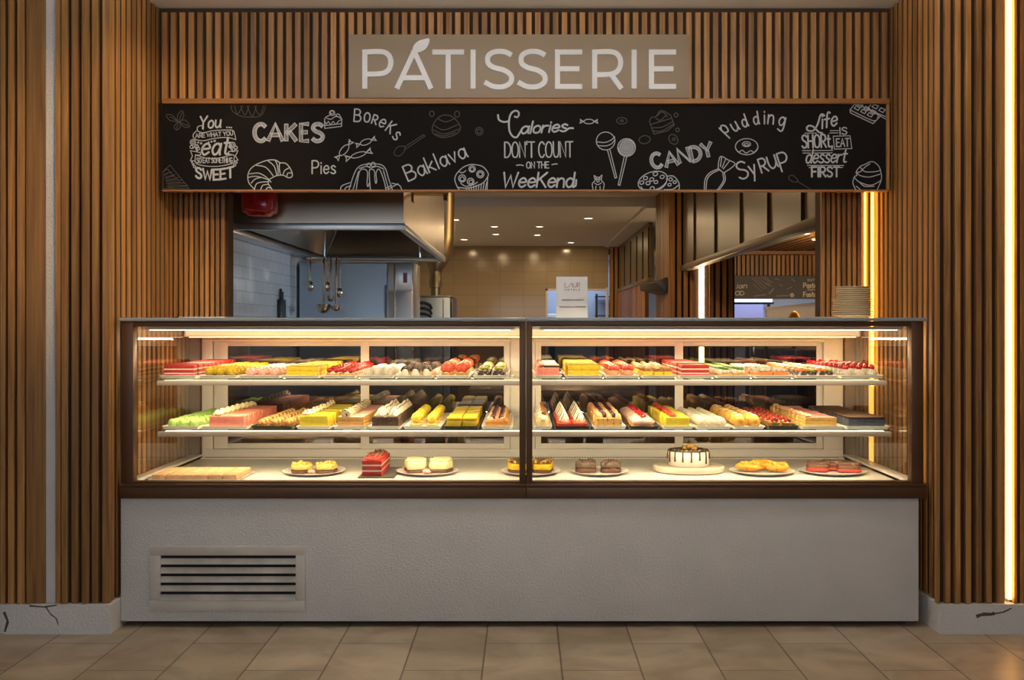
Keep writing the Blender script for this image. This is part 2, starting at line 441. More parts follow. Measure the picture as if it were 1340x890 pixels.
# ------------------------------------------------------------------ kitchen shell
TILEW = tiles('white_glazed_tiles', (0.74, 0.75, 0.76), (0.70, 0.71, 0.72), (0.50, 0.50, 0.49), 0.16, 0.08, 0.003, 'YZ', 0.10, 0.5)
TILEC = tiles('cream_glazed_tiles', (0.47, 0.375, 0.245), (0.44, 0.35, 0.23), (0.34, 0.27, 0.17), 0.40, 0.20, 0.004, 'XZ', 0.12, 0.0, 0.15)
struct('wall_kitchen_left', MB().box(-1.90, -1.80, 5.80, 19.0, 0, 2.75), TILEW)
xdo0, xdo1, zdo = X(714, 19.0), X(796, 19.0), Z(378, 19.0)
struct('wall_kitchen_back', MB().box(-1.80, xdo0, 19.0, 19.1, 0, 2.75).box(xdo0, xdo1, 19.0, 19.1, zdo, 2.75), TILEC)
struct('ceiling_kitchen', MB().box(-1.9, 2.3, 5.38, 19.2, 2.75, 2.85), CEIL)
struct('ceiling_kitchen_lowered', MB().box(-1.80, 1.387, 12.6, 19.0, 2.64, 2.75), CEIL)
# doorway in the back wall with a cool-lit room beyond
struct('door_1', MB().box(xdo1-0.035, xdo1, 18.96, 19.12, 0, zdo+0.02).box(xdo0-0.0, xdo0+0.035, 18.98, 19.12, 0, zdo).box(xdo0, xdo1, 18.98, 19.12, zdo-0.03, zdo), ALU)
BLUEW = mat('pale_blue_wall', (0.50, 0.56, 0.66), 0.7)
struct('wall_scullery', MB().box(xdo0-0.6, xdo1+0.8, 20.6, 20.7, 0, 2.5).box(xdo0-0.7, xdo0-0.6, 19.1, 20.7, 0, 2.5).box(xdo1+0.8, xdo1+0.9, 19.1, 20.7, 0, 2.5).box(xdo0-0.6, xdo1+0.8, 19.1, 20.7, 2.5, 2.6), BLUEW)
struct('floor_scullery', MB().box(xdo0-0.6, xdo1+0.8, 19.2, 20.7, -0.08, 0), BLUEW)
area('scullery_light', (0.9, 19.9, 2.45), (1.2, 0.8), 16, (0.66, 0.78, 1.0), rot=(0,0,0))
t = thing('storage_rack', 'dark upright rack standing in the bluish doorway at the back of the kitchen', 'rack', (X(784,19.6), 20.3, 0))
MB().box(-0.02,0.02,-0.02,0.02,0,1.86).build('post', DARKSTEEL, t); MB().box(0.30,0.34,-0.02,0.02,0,1.86).build('post', DARKSTEEL, t)
for zz in (0.4, 1.0, 1.45, 1.80): MB().box(-0.02,0.34,-0.03,0.25,zz,zz+0.02).build('shelf', DARKSTEEL, t)
t = thing('work_table', 'pale round-fronted work table in the bluish doorway left of the card', 'table', (X(723,19.9), 20.1, 0))
MB().lathe([(0.0,1.40),(0.42,1.40),(0.45,1.43),(0.42,1.47),(0.0,1.5)], n=24).build('table_top', mat('pale_laminate',(0.72,0.75,0.78),0.4), t, smooth=True)
MB().lathe([(0.16,0),(0.16,0.02),(0.05,0.05),(0.05,1.40)], n=14).build('pedestal', DARKSTEEL, t, smooth=True)

# ceiling downlights
dls = [((593,287),0.075,'nearest on the left, beside the steel hood'),((647,296),0.05,'upper one of the left middle pair'),((649,306),0.05,'lower one of the left middle pair'),
       ((706,296),0.05,'upper one of the right middle pair'),((703,307),0.05,'lower one of the right middle pair'),((770,285),0.055,'nearest on the right'),
       ((747,317),0.055,'farthest on the right, above the white card'),((607,313),0.055,'farthest on the left, near the back wall')]
for (px, py), r, wh in dls:
    Y = (2.64 - H) * F / (VY - py); xx = X(px, Y)
    t = thing('downlight', 'recessed round kitchen ceiling downlight, ' + wh, 'light', (xx, Y, 2.64), 'kitchen ceiling downlights')
    MB().lathe([(r+0.018, 0.0), (r+0.018, -0.008), (r, -0.010), (r-0.004, -0.004), (r-0.004, 0.0)], n=20).build('bezel', WHITEPL, t, smooth=True)
    MB().lathe([(0, -0.0045), (r-0.005, -0.0045), (r-0.005, -0.001), (0, -0.001)], n=18).build('lamp', LAMPD, t)
    l = bpy.data.lights.new('downlight_light', 'AREA'); l.shape = 'DISK'; l.size = 2*r; l.energy = 8; l.color = (1.0, 0.70, 0.38)
    o = bpy.data.objects.new('downlight_light', l); COL.objects.link(o); o.location = (xx, Y, 2.625)
# unseen fill lights added behind the header to brighten the near kitchen
for xx, yy in ((0.2, 7.4), (0.5, 10.4)):
    l = bpy.data.lights.new('near_kitchen_fill', 'AREA'); l.shape = 'DISK'; l.size = 0.15; l.energy = 20; l.color = (1.0, 0.66, 0.34)
    o = bpy.data.objects.new('near_kitchen_fill', l); COL.objects.link(o); o.location = (xx, yy, 2.73)

# slatted column and partition on the right
YC = 11.4; xc0, xc1 = X(878, YC), X(962, YC)
cx = X(918.5, YC)
mb = MB(); x = xc0
while x < xc1 - 0.03:
    if not (cx - 0.055 < x < cx + 0.03): mb.box(x, x + 0.040, YC, YC + 0.03, 0, 2.75)
    x += 0.066
struct('wall_column', mb, OAK)
struct('wall_column_backing', MB().box(xc0, cx-0.03, YC+0.03, 12.55, 0, 2.75).box(cx-0.03, cx+0.03, YC+0.05, 12.55, 0, 2.75).box(cx+0.03, xc1, YC+0.03, 12.55, 0, 2.75), BACKING)
mb = MB(); y = YC + 0.035
while y < 12.5:
    mb.box(xc0-0.02, xc0-0.0005, y, y+0.06, 0, 2.75); y += 0.095
struct('wall_column_side', mb, OAK)
led_strip('led_strip', 'white vertical LED strip in the slatted column under the hanging shutter', cx-0.026, cx+0.026, YC+0.02, YC+0.05, 0.9, 2.2, emit('led_column',(1.0,0.88,0.68),2.5), 6, (1.0,0.72,0.40), (R90,0,0), (0.05,1.2), (cx, YC+0.012, 1.5))
# far slatted partition
mb = MB(); x = X(798.5, 18.9)
while x < 1.60: mb.box(x, x+0.05, 18.88, 18.92, 0, 2.62); x += 0.075
struct('wall_partition_end', mb, OAK)
struct('wall_partition_end_backing', MB().box(X(798,18.92), 1.68, 18.92, 19.0, 0, 2.62), BACKING)
mb = MB(); y = 14.9
while y < 18.8: mb.box(1.60, 1.63, y, y+0.11, 0, 1.86); y += 0.2
struct('wall_partition', mb, OAK)
struct('wall_partition_backing', MB().box(1.63, 1.68, 14.9, 18.88, 0, 1.86), BACKING)
struct('trim_8', MB().box(1.387, 1.75, 12.56, 19.0, 2.62, 2.749), CEIL)

# room beyond the partition
struct('ceiling_dining', MB().box(2.3, 5.4, 9.0, 16.4, 2.42, 2.72), CEIL)
mb = MB(); x = 2.32
while x < 5.3: mb.box(x, x+0.06, 9.0, 16.1, 2.36, 2.4195); x += 0.11
struct('ceiling_dining_slats', mb, OAK)
zs1, zs0 = Z(334, 16.1), Z(360.5, 16.1)
mb = MB(); x = 2.4
while x < 5.0: mb.box(x, x+0.042, 16.1, 16.13, zs0, zs1); x += 0.064
struct('wall_dining_header', mb, OAK)
struct('wall_dining_header_backing', MB().box(2.3, 5.2, 16.13, 16.25, Z(391,16.1), zs1), BACKING)
struct('trim_9', MB().box(2.3, 5.2, 15.85, 16.25, zs1, zs1+0.045), OAKX)
struct('wall_dining_back', MB().box(1.9, 6.2, 18.8, 18.9, 0, 2.75), mat('dining_wall', (0.60, 0.58, 0.60), 0.8))
struct('wall_dining_far', MB().box(5.4, 5.5, 9.0, 18.9, 0, 2.75), PAINT)
struct('ceiling_dining_rear', MB().box(1.9, 5.4, 16.4, 18.9, 2.3, 2.4), CEIL)
area('dining_light', (3.6, 13.0, 2.3), (1.6, 1.6), 90, (1.0, 0.70, 0.40), rot=(0.5,0,0))
area('dining_ceiling_fill', (3.8, 12.8, 1.2), (1.2, 1.2), 40, (1.0, 0.70, 0.40), rot=(pi+0.5,0,0))  # added upward fill that warms the slatted dining ceiling
area('dining_counter_light', (3.9, 17.4, 2.26), (1.6, 0.6), 22, (0.72, 0.82, 1.0), rot=(0,0,0))
for (px, py), wh in (((1049.5,305),'farther from the jamb'),((1072,312.5),'right beside the slatted jamb')):
    Y = (2.36 - H) * F / (VY - py); xx = X(px, Y)
    t = thing('downlight', 'small ceiling downlight of the room on the right, ' + wh, 'light', (xx, Y, 2.36))
    MB().lathe([(0.10, 0.0), (0.10, -0.01), (0.085, -0.012), (0.085, 0.0)], n=18).build('bezel', WHITEPL, t, smooth=True)
    MB().lathe([(0, -0.006), (0.084, -0.006), (0.084, -0.001), (0, -0.001)], n=16).build('lamp', LAMPD, t)

# ------------------------------------------------------------------ vent grille in the plinth
t = thing('vent_grille', 'off-white louvred vent grille low in the white counter plinth', 'vent', (X(297.5,4.79), 4.80, Z(757,4.79)))
gx0, gx1, gz0, gz1 = X(196,4.79), X(399,4.79), Z(800,4.79), Z(715,4.79)
ix0, ix1, iz0, iz1 = X(210,4.79), X(387,4.79), Z(786,4.79), Z(727,4.79)
ox, oz = t.location.x, t.location.z
GR = mat('grille_cream', (0.66, 0.62, 0.55), 0.5, var=0.12, scale=6)
GRD = mat('dusty_grille_slat', (0.60, 0.56, 0.50), 0.6, var=0.35, scale=9)
mb = MB()
for b in ((gx0,gx1,iz1,gz1),(gx0,gx1,gz0,iz0),(gx0,ix0,iz0,iz1),(ix1,gx1,iz0,iz1)):
    mb.box(b[0]-ox, b[1]-ox, -0.012, -0.0005, b[2]-oz, b[3]-oz)
mb.build('frame', GR, t, bevel=0.0015)
MB().box(ix0-ox, ix1-ox, -0.002, -0.0005, iz0-oz, iz1-oz).build('gap_shade_sheet', mat('grille_gap_shade', (0.015,0.013,0.012), 0.9), t)  # black sheet stands in for the shade of the recess behind the slats
n = 5; st = (iz1 - iz0) / n
for i in range(n):
    z0 = iz0 - oz + i*st
    MB().hexa([(ix0-ox,-0.0135,z0+0.001),(ix1-ox,-0.0135,z0+0.001),(ix1-ox,-0.0115,z0+0.001),(ix0-ox,-0.0115,z0+0.001),
               (ix0-ox,-0.006,z0+st*0.66),(ix1-ox,-0.006,z0+st*0.66),(ix1-ox,-0.004,z0+st*0.66),(ix0-ox,-0.004,z0+st*0.66)]).build('slat', GRD, t)

# ------------------------------------------------------------------ refrigerated display cases
ZS1, ZS2, ZD = 1.0640, 0.8340, 0.613      # shelf tops and deck
ZR0, ZR1 = 0.5582, 0.622
def display_case(label, x0, x1, ol, dl, side):
    # x0..x1 outside; ol = outer post width on the outside, side = -1 left unit, +1 right unit
    t = thing('display_case', label, 'display case', (x0, 4.79, ZR0), )
    T = t.location
    def B(*b): return MB().box(b[0]-T.x, b[1]-T.x, b[2]-T.y, b[3]-T.y, b[4]-T.z, b[5]-T.z)
    def BB(lst):
        m = MB()
        for b in lst: m.box(b[0]-T.x, b[1]-T.x, b[2]-T.y, b[3]-T.y, b[4]-T.z, b[5]-T.z)
        return m
    po, pi_ = 0.052, 0.027
    if side < 0: gx0, gx1 = x0 + po, x1 - pi_
    else: gx0, gx1 = x0 + pi_, x1 - po
    BB([(x0 - (0.006 if side < 0 else 0), x1 + (0.012 if side > 0 else 0), 4.782, 5.86, ZR0, ZR0+0.048), (x0 - (0.006 if side < 0 else 0), x1 + (0.012 if side > 0 else 0), 4.782, 4.842, ZR0+0.048, ZR1), (x0, x1, 5.80, 5.86, ZR0+0.048, 0.612)]).build('base_rail', BROWN, t, bevel=0.004)
    BB([(x0, gx0, 4.79, 4.842, ZR1, 1.322)]).build('front_post', BROWN, t, bevel=0.003)
    BB([(gx1, x1, 4.79, 4.842, ZR1, 1.322)]).build('front_post', BROWN, t, bevel=0.003)
    BB([(gx0, gx1, 4.79, 4.842, 1.299, 1.322)]).build('top_rail', BROWN, t, bevel=0.002)
    BB([(gx0, gx1, 4.796, 4.842, ZR1, 0.630)]).build('bottom_bead', BROWN, t, bevel=0.002)
    xs = (x0 + 0.012, x0 + 0.030) if side < 0 else (x1 - 0.030, x1 - 0.012)
    BB([(x0-(0.004 if side < 0 else 0), x1+(0.012 if side > 0 else 0), 4.778, 4.842, 1.3225, 1.337)]).build('top_edge', SLAB, t, bevel=0.002)
    BB([(x0-(0.004 if side < 0 else 0), x1+(0.012 if side > 0 else 0), 5.80, 5.86, 1.3225, 1.337)]).build('top_edge', SLAB, t, bevel=0.002)
    BB([(x0, x1, 4.8425, 5.7995, 1.325, 1.337)]).build('top_glass', SHELFG, t)
    BB([(gx0-0.004, gx1+0.004, 4.808, 4.814, 0.630, 1.305)]).build('front_glass', GLASS, t)
    # side pane, back corner post and bottom runner
    sx = (gx0 - 0.004, gx0 + 0.002) if side < 0 else (gx1 - 0.002, gx1 + 0.004)
    BB([(sx[0], sx[1], 4.842, 5.775, 0.625, 1.30)]).build('side_glass', SIDEG, t)
    bx = (x0, gx0 + 0.004) if side < 0 else (gx1 - 0.004, x1)
    BB([(bx[0], bx[1], 5.775, 5.86, ZR1, 1.322)]).build('back_post', BROWN, t, bevel=0.003)
    rx = (x0 + 0.004, gx0 + 0.012) if side < 0 else (gx1 - 0.012, x1 - 0.004)
    BB([(rx[0], rx[1], 4.842, 5.775, ZR1, 0.632)]).build('side_runner', ALU, t, bevel=0.002)
    # deck with its slotted back strip
    dx0, dx1 = (gx0 + 0.013, x1 - 0.002) if side < 0 else (x0 + 0.002, gx1 - 0.013)
    dk = BB([(dx0, dx1, 4.843, 5.745, 0.6065, ZD)]).build('deck', ALU, t, bevel=0.0015)
    BB([(dx0, dx1, 5.745, 5.795, 0.6065, ZD + 0.004)]).build('deck_rear', ALU, dk)
    sl = MB(); xx = dx0 + 0.02
    while xx < dx1 - 0.02:
        sl.box(xx-T.x, xx+0.006-T.x, 5.750-T.y, 5.790-T.y, ZD+0.004-T.z, ZD+0.0046-T.z); xx += 0.0135
    sl.build('air_slots', mat('slot_black', (0.03,0.025,0.02), 0.9), dk)
    # back frame and sliding doors
    jx0, jx1 = (gx0 + 0.005, x1 - 0.001) if side < 0 else (x0 + 0.001, gx1 - 0.005)
    yb0, yb1 = 5.797, 5.830
    lw = dl['jamb_l']; rw = dl['jamb_r']
    BB([(jx0, jx1, yb0, yb1, 1.228, 1.322), (jx0, jx1, yb0, yb1, ZD, 0.657), (jx0, lw, yb0, yb1, 0.657, 1.228), (rw, jx1, yb0, yb1, 0.657, 1.228)]).build('back_frame', ALU, t, bevel=0.002)
    BB([(lw, rw, 5.790, 5.7965, 1.216, 1.232)]).build('door_track', ALU, t, bevel=0.002)
    BB([(lw, rw, 5.790, 5.7965, 0.644, 0.656)]).build('door_track', ALU, t, bevel=0.002)
    for k, (a, b, pa, pb) in enumerate(dl['doors']):
        ya, yb = (5.800, 5.812) if k == dl['front'] else (5.815, 5.827)
        d = BB([(a, pa, ya, yb, 0.658, 1.227), (pb, b, ya, yb, 0.658, 1.227), (pa, pb, ya, yb, 1.194, 1.227), (pa, pb, ya, yb, 0.658, 0.686)]).build('sliding_door', ALU, t, bevel=0.0015)
        BB([(pa-0.003, pb+0.003, ya+0.003, yb-0.003, 0.683, 1.197)]).build('pane', PANE, d)
    # light housing at the top of the back, LED bar under the front rail
    hx0, hx1 = (gx0+0.003, jx1) if side < 0 else (jx0, gx1-0.003)
    hs = BB([(hx0, hx1, 5.50, 5.7965, 1.246, 1.287)]).build('light_housing', WHITEPL, t, bevel=0.004)
    BB([(hx0+0.01, hx1-0.01, 5.496, 5.4995, 1.252, 1.282)]).build('diffuser', DIFFUSER, hs)
    BB([(hx0+0.02, hx1-0.02, 5.515, 5.56, 1.2425, 1.2457)]).build('housing_led', LEDW, hs)
    lb = BB([(gx0+0.03, gx1-0.02, 4.846, 4.872, 1.285, 1.298)]).build('lamp_rail', ALU, t)
    BB([(gx0+0.05, gx1-0.04, 4.852, 4.868, 1.2815, 1.2848)]).build('led_bar', LEDW, lb)
    # glass shelves with an aluminium front profile
    s0, s1 = (X(208,5.02), x1 - 0.004) if side < 0 else (x0 + 0.004, X(1158,5.02))
    for zt in (ZS1, ZS2):
        e0, e1 = (s0 - (0.0 if zt == ZS1 else -0.004), s1) if side < 0 else (s0, s1 + (0.0 if zt == ZS1 else 0.02))
        g = BB([(e0, e1, 4.998, 5.792, zt-0.008, zt)]).build('shelf', SHELFG, t, bevel=0.001)
        BB([(e0, e1, 4.992, 5.012, zt-0.030, zt-0.0085), (e0, e1, 4.988, 4.9925, zt-0.030, zt-0.014)]).build('front_profile', PROFILE, g, bevel=0.0015)
        BB([(e0+0.02, e1-0.02, 5.030, 5.060, zt-0.020, zt-0.0085)]).build('shelf_led', LEDW if zt else LEDW, g)
        for bxx in (e0 + 0.06, (e0+e1)/2, e1 - 0.06):
            BB([(bxx-0.008, bxx+0.008, 5.062, 5.790, zt-0.026, zt-0.0085)]).build('bracket', ALU, g)
    return t
zz = 5.815
display_case('left pastry display case with brown metal frame, red slices and yellow puffs on top shelf', -1.735, 0.0095, 0, dict(
    jamb_l=X(279,zz), jamb_r=X(668,zz), front=1,
    doors=[(X(280,zz), X(484,zz), X(298,zz), X(475,zz)), (X(472.5,zz), X(667.5,zz), X(483.5,zz), X(659.5,zz))]), -1)
display_case('right pastry display case with brown metal frame, dripped white cake on its deck', 0.0115, 1.725, 0, dict(
    jamb_l=X(700,zz), jamb_r=X(1077,zz), front=0,
    doors=[(X(700.5,zz), X(893.5,zz), X(708,zz), X(882.5,zz)), (X(884,zz), X(1076.5,zz), X(893,zz), X(1068.5,zz))]), 1)

# stone ledge behind the left of the case
struct('trim_10', MB().box(X(234,5.54), -1.488, 5.535, 5.5695, 1.3375, 1.346), PAINT, bevel=0.002)

# ------------------------------------------------------------------ stroke lettering
def cr(pts, n=6, closed=False):
    P = pts; m = len(P)
    if m < 3: return list(P)
    out = []
    rng = range(m) if closed else range(m - 1)
    for i in rng:
        if closed: p0, p1, p2, p3 = P[i-1], P[i], P[(i+1) % m], P[(i+2) % m]
        else: p0, p1, p2, p3 = P[max(i-1,0)], P[i], P[i+1], P[min(i+2,m-1)]
        for k in range(n):
            s = k / n
            out.append(tuple(0.5*((2*p1[c]) + (-p0[c]+p2[c])*s + (2*p0[c]-5*p1[c]+4*p2[c]-p3[c])*s*s + (-p0[c]+3*p1[c]-3*p2[c]+p3[c])*s**3) for c in (0,1)))
    out.append(P[0] if closed else P[-1])
    return out
def pl(s):
    sm = s[0] == '~'; cl = s[-1] == '@'
    s = s.strip('~@')
    p = [tuple(float(q) for q in a.split(',')) for a in s.split()]
    if sm: return cr(p, 6, cl)
    return p + ([p[0]] if cl else [])
GLY = {
'A':(66,["0,0 33,100 66,0","13,36 53,36"]),'B':(58,["0,0 0,100","~0,100 36,98 50,77 36,55 0,53","~0,53 42,50 57,27 42,3 0,0"]),
'C':(58,["~57,84 40,99 18,94 3,68 3,32 18,5 40,0 57,16"]),'D':(60,["0,0 0,100","~0,100 34,96 58,70 58,32 34,4 0,0"]),
'E':(50,["50,100 0,100 0,0 50,0","0,52 42,52"]),'F':(48,["48,100 0,100 0,0","0,52 40,52"]),'H':(56,["0,0 0,100","56,0 56,100","0,52 56,52"]),
'I':(8,["4,0 4,100"]),'K':(54,["0,0 0,100","52,100 0,44","15,58 54,0"]),'L':(46,["0,100 0,0 46,0"]),'M':(72,["0,0 4,100 36,30 68,100 72,0"]),
'N':(56,["0,0 0,100 56,0 56,100"]),'O':(64,["~32,100 8,84 0,48 10,10 32,0 54,10 64,48 56,84@"]),'P':(54,["0,0 0,100","~0,100 38,98 53,74 38,48 0,45"]),
'R':(56,["0,0 0,100","~0,100 38,98 52,74 38,50 0,47","20,47 56,0"]),'S':(54,["~52,86 36,99 12,96 3,76 16,58 40,46 53,26 42,4 18,0 0,14"]),
'T':(58,["0,100 58,100","29,100 29,0"]),'U':(56,["~0,100 1,34 12,6 28,0 44,6 55,34 56,100"]),'W':(84,["0,100 20,0 42,80 64,0 84,100"]),'Y':(58,["0,100 29,50 58,100","29,50 29,0"]),
'G':(62,["~57,84 40,99 18,94 3,68 3,32 18,5 40,0 58,16 60,44","36,44 60,44"]),
'a':(46,["~42,46 28,61 8,52 1,26 14,1 32,8 42,36","44,60 44,14 48,0"]),'b':(44,["0,100 0,0","~0,44 20,61 42,46 42,16 22,0 0,14"]),'c':(42,["~40,50 24,61 5,46 3,18 20,0 40,12"]),
'd':(46,["~42,44 26,61 6,50 2,22 16,0 34,8 42,34","44,100 44,12 48,0"]),'e':(44,["~3,32 42,36 36,57 20,61 4,44 3,18 20,0 42,14"]),'f':(36,["~38,92 28,100 18,84 16,0","0,56 34,56"]),
'g':(46,["~42,46 28,61 8,52 1,28 14,4 32,10 42,36","~44,60 45,-12 32,-36 4,-26"]),'i':(8,["4,60 4,0","4,80 4,85"]),'k':(42,["0,100 0,0","38,60 0,24","12,34 42,0"]),
'l':(8,["4,100 4,0"]),'n':(42,["0,60 0,0","~0,38 16,59 34,56 40,36 41,0"]),'m':(64,["0,60 0,0","~0,38 14,59 28,54 32,0","~32,38 46,59 60,54 64,0"]),'o':(44,["~22,61 4,48 1,28 6,8 22,0 38,8 43,30 38,50@"]),
'p':(44,["0,60 0,-38","~0,42 20,61 40,50 43,26 30,2 0,12"]),'r':(32,["0,60 0,0","~0,34 12,55 32,57"]),'s':(38,["~36,52 20,62 5,50 14,34 32,24 37,9 20,0 1,8"]),
't':(34,["~14,92 13,20 20,3 34,4","0,64 32,64"]),'u':(44,["~0,60 1,20 14,0 32,8 42,30","42,60 42,12 46,0"]),'v':(40,["0,60 20,0 40,60"]),'y':(42,["0,60 21,6","42,60 12,-38"]),
"'":(8,["6,104 2,84"]),',':(8,["5,6 0,-14"]),'.':(8,["3,0 5,3"]),'-':(30,["0,40 30,40"]),'@':(60,["~44,30 30,50 18,34 26,18 44,30 48,20 60,40 40,70 8,60 0,25 20,-5 50,0"]),
}
def text(s, x, y, h, ang=0.0, ws=1.0, slant=0.0, gap=16, fit=None, arc=0.0):
    """polylines in picture pixels; (x, y) left end of the baseline"""
    adv = sum((30 if c == ' ' else GLY[c][0] + gap) for c in s) - gap
    if fit: ws = fit / (adv * h / 100.0)
    out = []; u = 0.0
    ca, sa = cos(radians(ang)), sin(radians(ang))
    for c in s:
        if c == ' ': u += 30; continue
        wd, st = GLY[c]
        for q in st:
            L = []
            for a, b in pl(q):
                gx = (u + a + slant * b) * h / 100.0 * ws; gy = b * h / 100.0
                if arc:
                    gy += arc * (1 - ((gx / (adv*h/100.0*ws)) * 2 - 1) ** 2)
                L.append((x + gx*ca - gy*sa, y - gx*sa - gy*ca))
            out.append(L)
        u += wd + gap
    return out
RB = [0]
def ribbon(mb, P, wd, Y, caps=True, th=0.0006):
    """one flat stroke on the plane y = Y; P and wd in picture pixels of that plane"""
    RB[0] += 1
    yy = Y - (RB[0] % 13) * 6e-5
    hw = wd * Y / F / 2
    Q = []
    for a, b in P:
        q = Vector((X(a, Y), Z(b, Y)))
        if not Q or (q - Q[-1]).length > 1e-5: Q.append(q)
    if len(Q) < 2:
        q = Q[0]; return mb.add([(q.x + hw*cos(pi*j/4), yy, q.y + hw*sin(pi*j/4)) for j in range(8)], [tuple(range(8))])
    n = len(Q); cl = (Q[0] - Q[-1]).length < 1e-5 and n > 3
    L, R = [], []
    for i, q in enumerate(Q):
        if cl: d1 = (q - Q[i-1 if i else n-2]).normalized(); d2 = (Q[(i+1) if i < n-1 else 1] - q).normalized()
        else: d1 = (q - Q[max(i-1,0)]) if i else (Q[1]-q); d1 = d1.normalized(); d2 = (Q[i+1]-q).normalized() if i < n-1 else d1
        d = d1 + d2
        d = d.normalized() if d.length > 0.2 else d1
        m = min(1.8, 1/max(0.3, abs(d.dot(d1))))
        nn = Vector((-d.y, d.x)) * hw * m
        L.append(q - nn); R.append(q + nn)
    v = [(p.x, yy, p.y) for p in L] + [(p.x, yy, p.y) for p in R]
    f = [(i, i+1, n+i+1, n+i) for i in range(n-1)]
    mb.add(v, f)
    if caps and not cl:
        for q, dd in ((Q[0], Q[0]-Q[1]), (Q[-1], Q[-1]-Q[-2])):
            a0 = math.atan2(dd.y, dd.x) - pi/2
            mb.add([(q.x + hw*cos(a0+pi*k/6), yy, q.y + hw*sin(a0+pi*k/6)) for k in range(7)], [tuple(range(7))])
    return mb
def hatch(mb, P, wd, Y, line=0.9, step=1.7):
    """outlined letter stroke filled with cross hatching"""
    L = []; Rr = []
    V = [Vector(p) for p in P]
    for i, p in enumerate(V):
        d = (V[min(i+1, len(V)-1)] - V[max(i-1, 0)]).normalized(); nn = Vector((-d.y, d.x)) * wd / 2
        L.append(p - nn); Rr.append(p + nn)
    ribbon(mb, [tuple(q) for q in L] + [tuple(q) for q in reversed(Rr)] + [tuple(L[0])], line, Y)
    tot = 0.0
    for i in range(len(V) - 1):
        ln = (V[i+1] - V[i]).length; m = max(1, int(ln / step))
        for k in range(m):
            a = (k + 0.2) / m; b = min(1, a + 0.9 / m)
            ribbon(mb, [tuple(L[i].lerp(L[i+1], a)), tuple(Rr[i].lerp(Rr[i+1], b))], line * 0.8, Y, caps=False)
CHALK = mat('chalk_print', (0.45, 0.47, 0.50), 0.85)
CHALKD = mat('chalk_print_faint', (0.075, 0.070, 0.068), 0.85)
CHALKM = mat('chalk_print_mid', (0.30, 0.29, 0.28), 0.85)
YB = 5.2985
bd = thing('menu_board', 'long black chalkboard-style dessert menu board hanging over the opening', 'sign', (0, 5.30, zb0))
BOARDM = mat('black_board', (0.0105, 0.0085, 0.008), 0.8, var=0.25, scale=2, spec=0.12)
MB().box(X(213,5.30), X(1159.3,5.30), 0.0, 0.028, 0, zb1-zb0).build('panel', BOARDM, bd)
def put(name, strokes, wd, label, m=None, hatched=False):
    mb = MB()
    zlo, zhi = 248.2, 136.8
    for s in strokes:
        P = pl(s) if isinstance(s, str) else s
        P = [(min(max(a, 213.5), 1159), min(max(b, zhi), zlo)) for a, b in P]
        if hatched: hatch(mb, P, wd, YB)
        else: ribbon(mb, P, wd, YB)
    o = mb.build(name, m or CHALK, None)
    o.parent = bd; o.location = (-bd.location.x, -bd.location.y, -bd.location.z); o['label'] = label
    return o
def cv(ox, lst, s=0.1371, sy=None):
    out = []
    for q in lst:
        out.append([(ox + a*s, 130 + b*(sy or s)) for a, b in pl(q)])
    return out
def circ(cx, cy, rx, ry=None, rot=0, a0=0, a1=360, n=20):
    ry = ry or rx; c, s = cos(radians(rot)), sin(radians(rot))
    return [(cx + rx*cos(radians(a0+(a1-a0)*i/n))*c - ry*sin(radians(a0+(a1-a0)*i/n))*s, cy + rx*cos(radians(a0+(a1-a0)*i/n))*s + ry*sin(radians(a0+(a1-a0)*i/n))*c) for i in range(n+1)]
def candy(cx, cy, ln, ang, fat=0.25):
    c, s = cos(radians(-ang)), sin(radians(-ang)); out = []
    def tr(L): return [(cx + a*ln*c - b*ln*s, cy + a*ln*s + b*ln*c) for a, b in L]
    out.append(tr(circ(0, 0, 0.27, fat*0.5)))
    for e in (-1, 1):
        out.append(tr([(e*0.27,0),(e*0.47,-0.12),(e*0.44,-0.02),(e*0.49,0.10),(e*0.27,0)])); out.append(tr([(e*0.27,0),(e*0.46,-0.07)])); out.append(tr([(e*0.27,0),(e*0.45,0.07)]))
    return out
o1, o2, o3, o4, o5, o6, o8 = 210, 315, 425, 515, 640, 750, 1030
put('lettering', text('You', 210+370*.1371, 130+280*.1371, 15.5, 4, 1.0, 0.18), 2.2, "chalk word 'You'")
put('lettering', text('ARE WHAT YOU', 256, 180.3, 5.2, 4, fit=49), 0.95, "chalk words 'ARE WHAT YOU'")
put('lettering', text('eat', 210+385*.1371, 130+530*.1371, 23.5, 1, fit=36, slant=0.22), 2.7, "large chalk word 'eat'")
put('lettering', text('SO EAT SOMETHING', 257.5, 213.2, 6.4, 0.5, fit=46.5), 1.05, "chalk words 'SO EAT SOMETHING'")
put('lettering', text('SWEET', 210+338*.1371, 130+745*.1371, 13.2, 1, fit=49, arc=-3.5), 2.6, "chalk word 'SWEET'")
put('drawing', cv(o1, ["~345,300 312,340 330,380 410,395 520,372 640,365 720,385","~720,385 708,330 690,297 620,293 500,300 410,318 360,305 352,270 380,252 410,262 408,288","~335,530 430,560 540,565 690,530 702,575 695,608 560,638 430,636 338,608 335,530","335,535 385,530 380,508 287,490 305,540 286,585 332,590","690,530 645,522 650,500 740,490 716,540 740,580 700,592","~310,470 330,450 345,495","345,440 350,495","685,470 690,500","660,450 680,490","720,470 700,500"])
    + [circ(210+x*.1371, 130+y*.1371, r*.1371) for x,y,r in ((310,410,26),(310,410,12),(345,450,18),(295,455,14),(360,470,14),(688,436,26),(688,436,12),(718,462,16),(665,450,14),(360,412,5),(388,420,7),(462,410,4),(488,404,6),(517,397,8),(300,600,5),(312,620,8),(326,643,11),(725,604,7),(708,628,11),(635,268,4),(658,268,4),(676,270,3))], 1.0, 'chalk ribbon banner with flowers and dots')
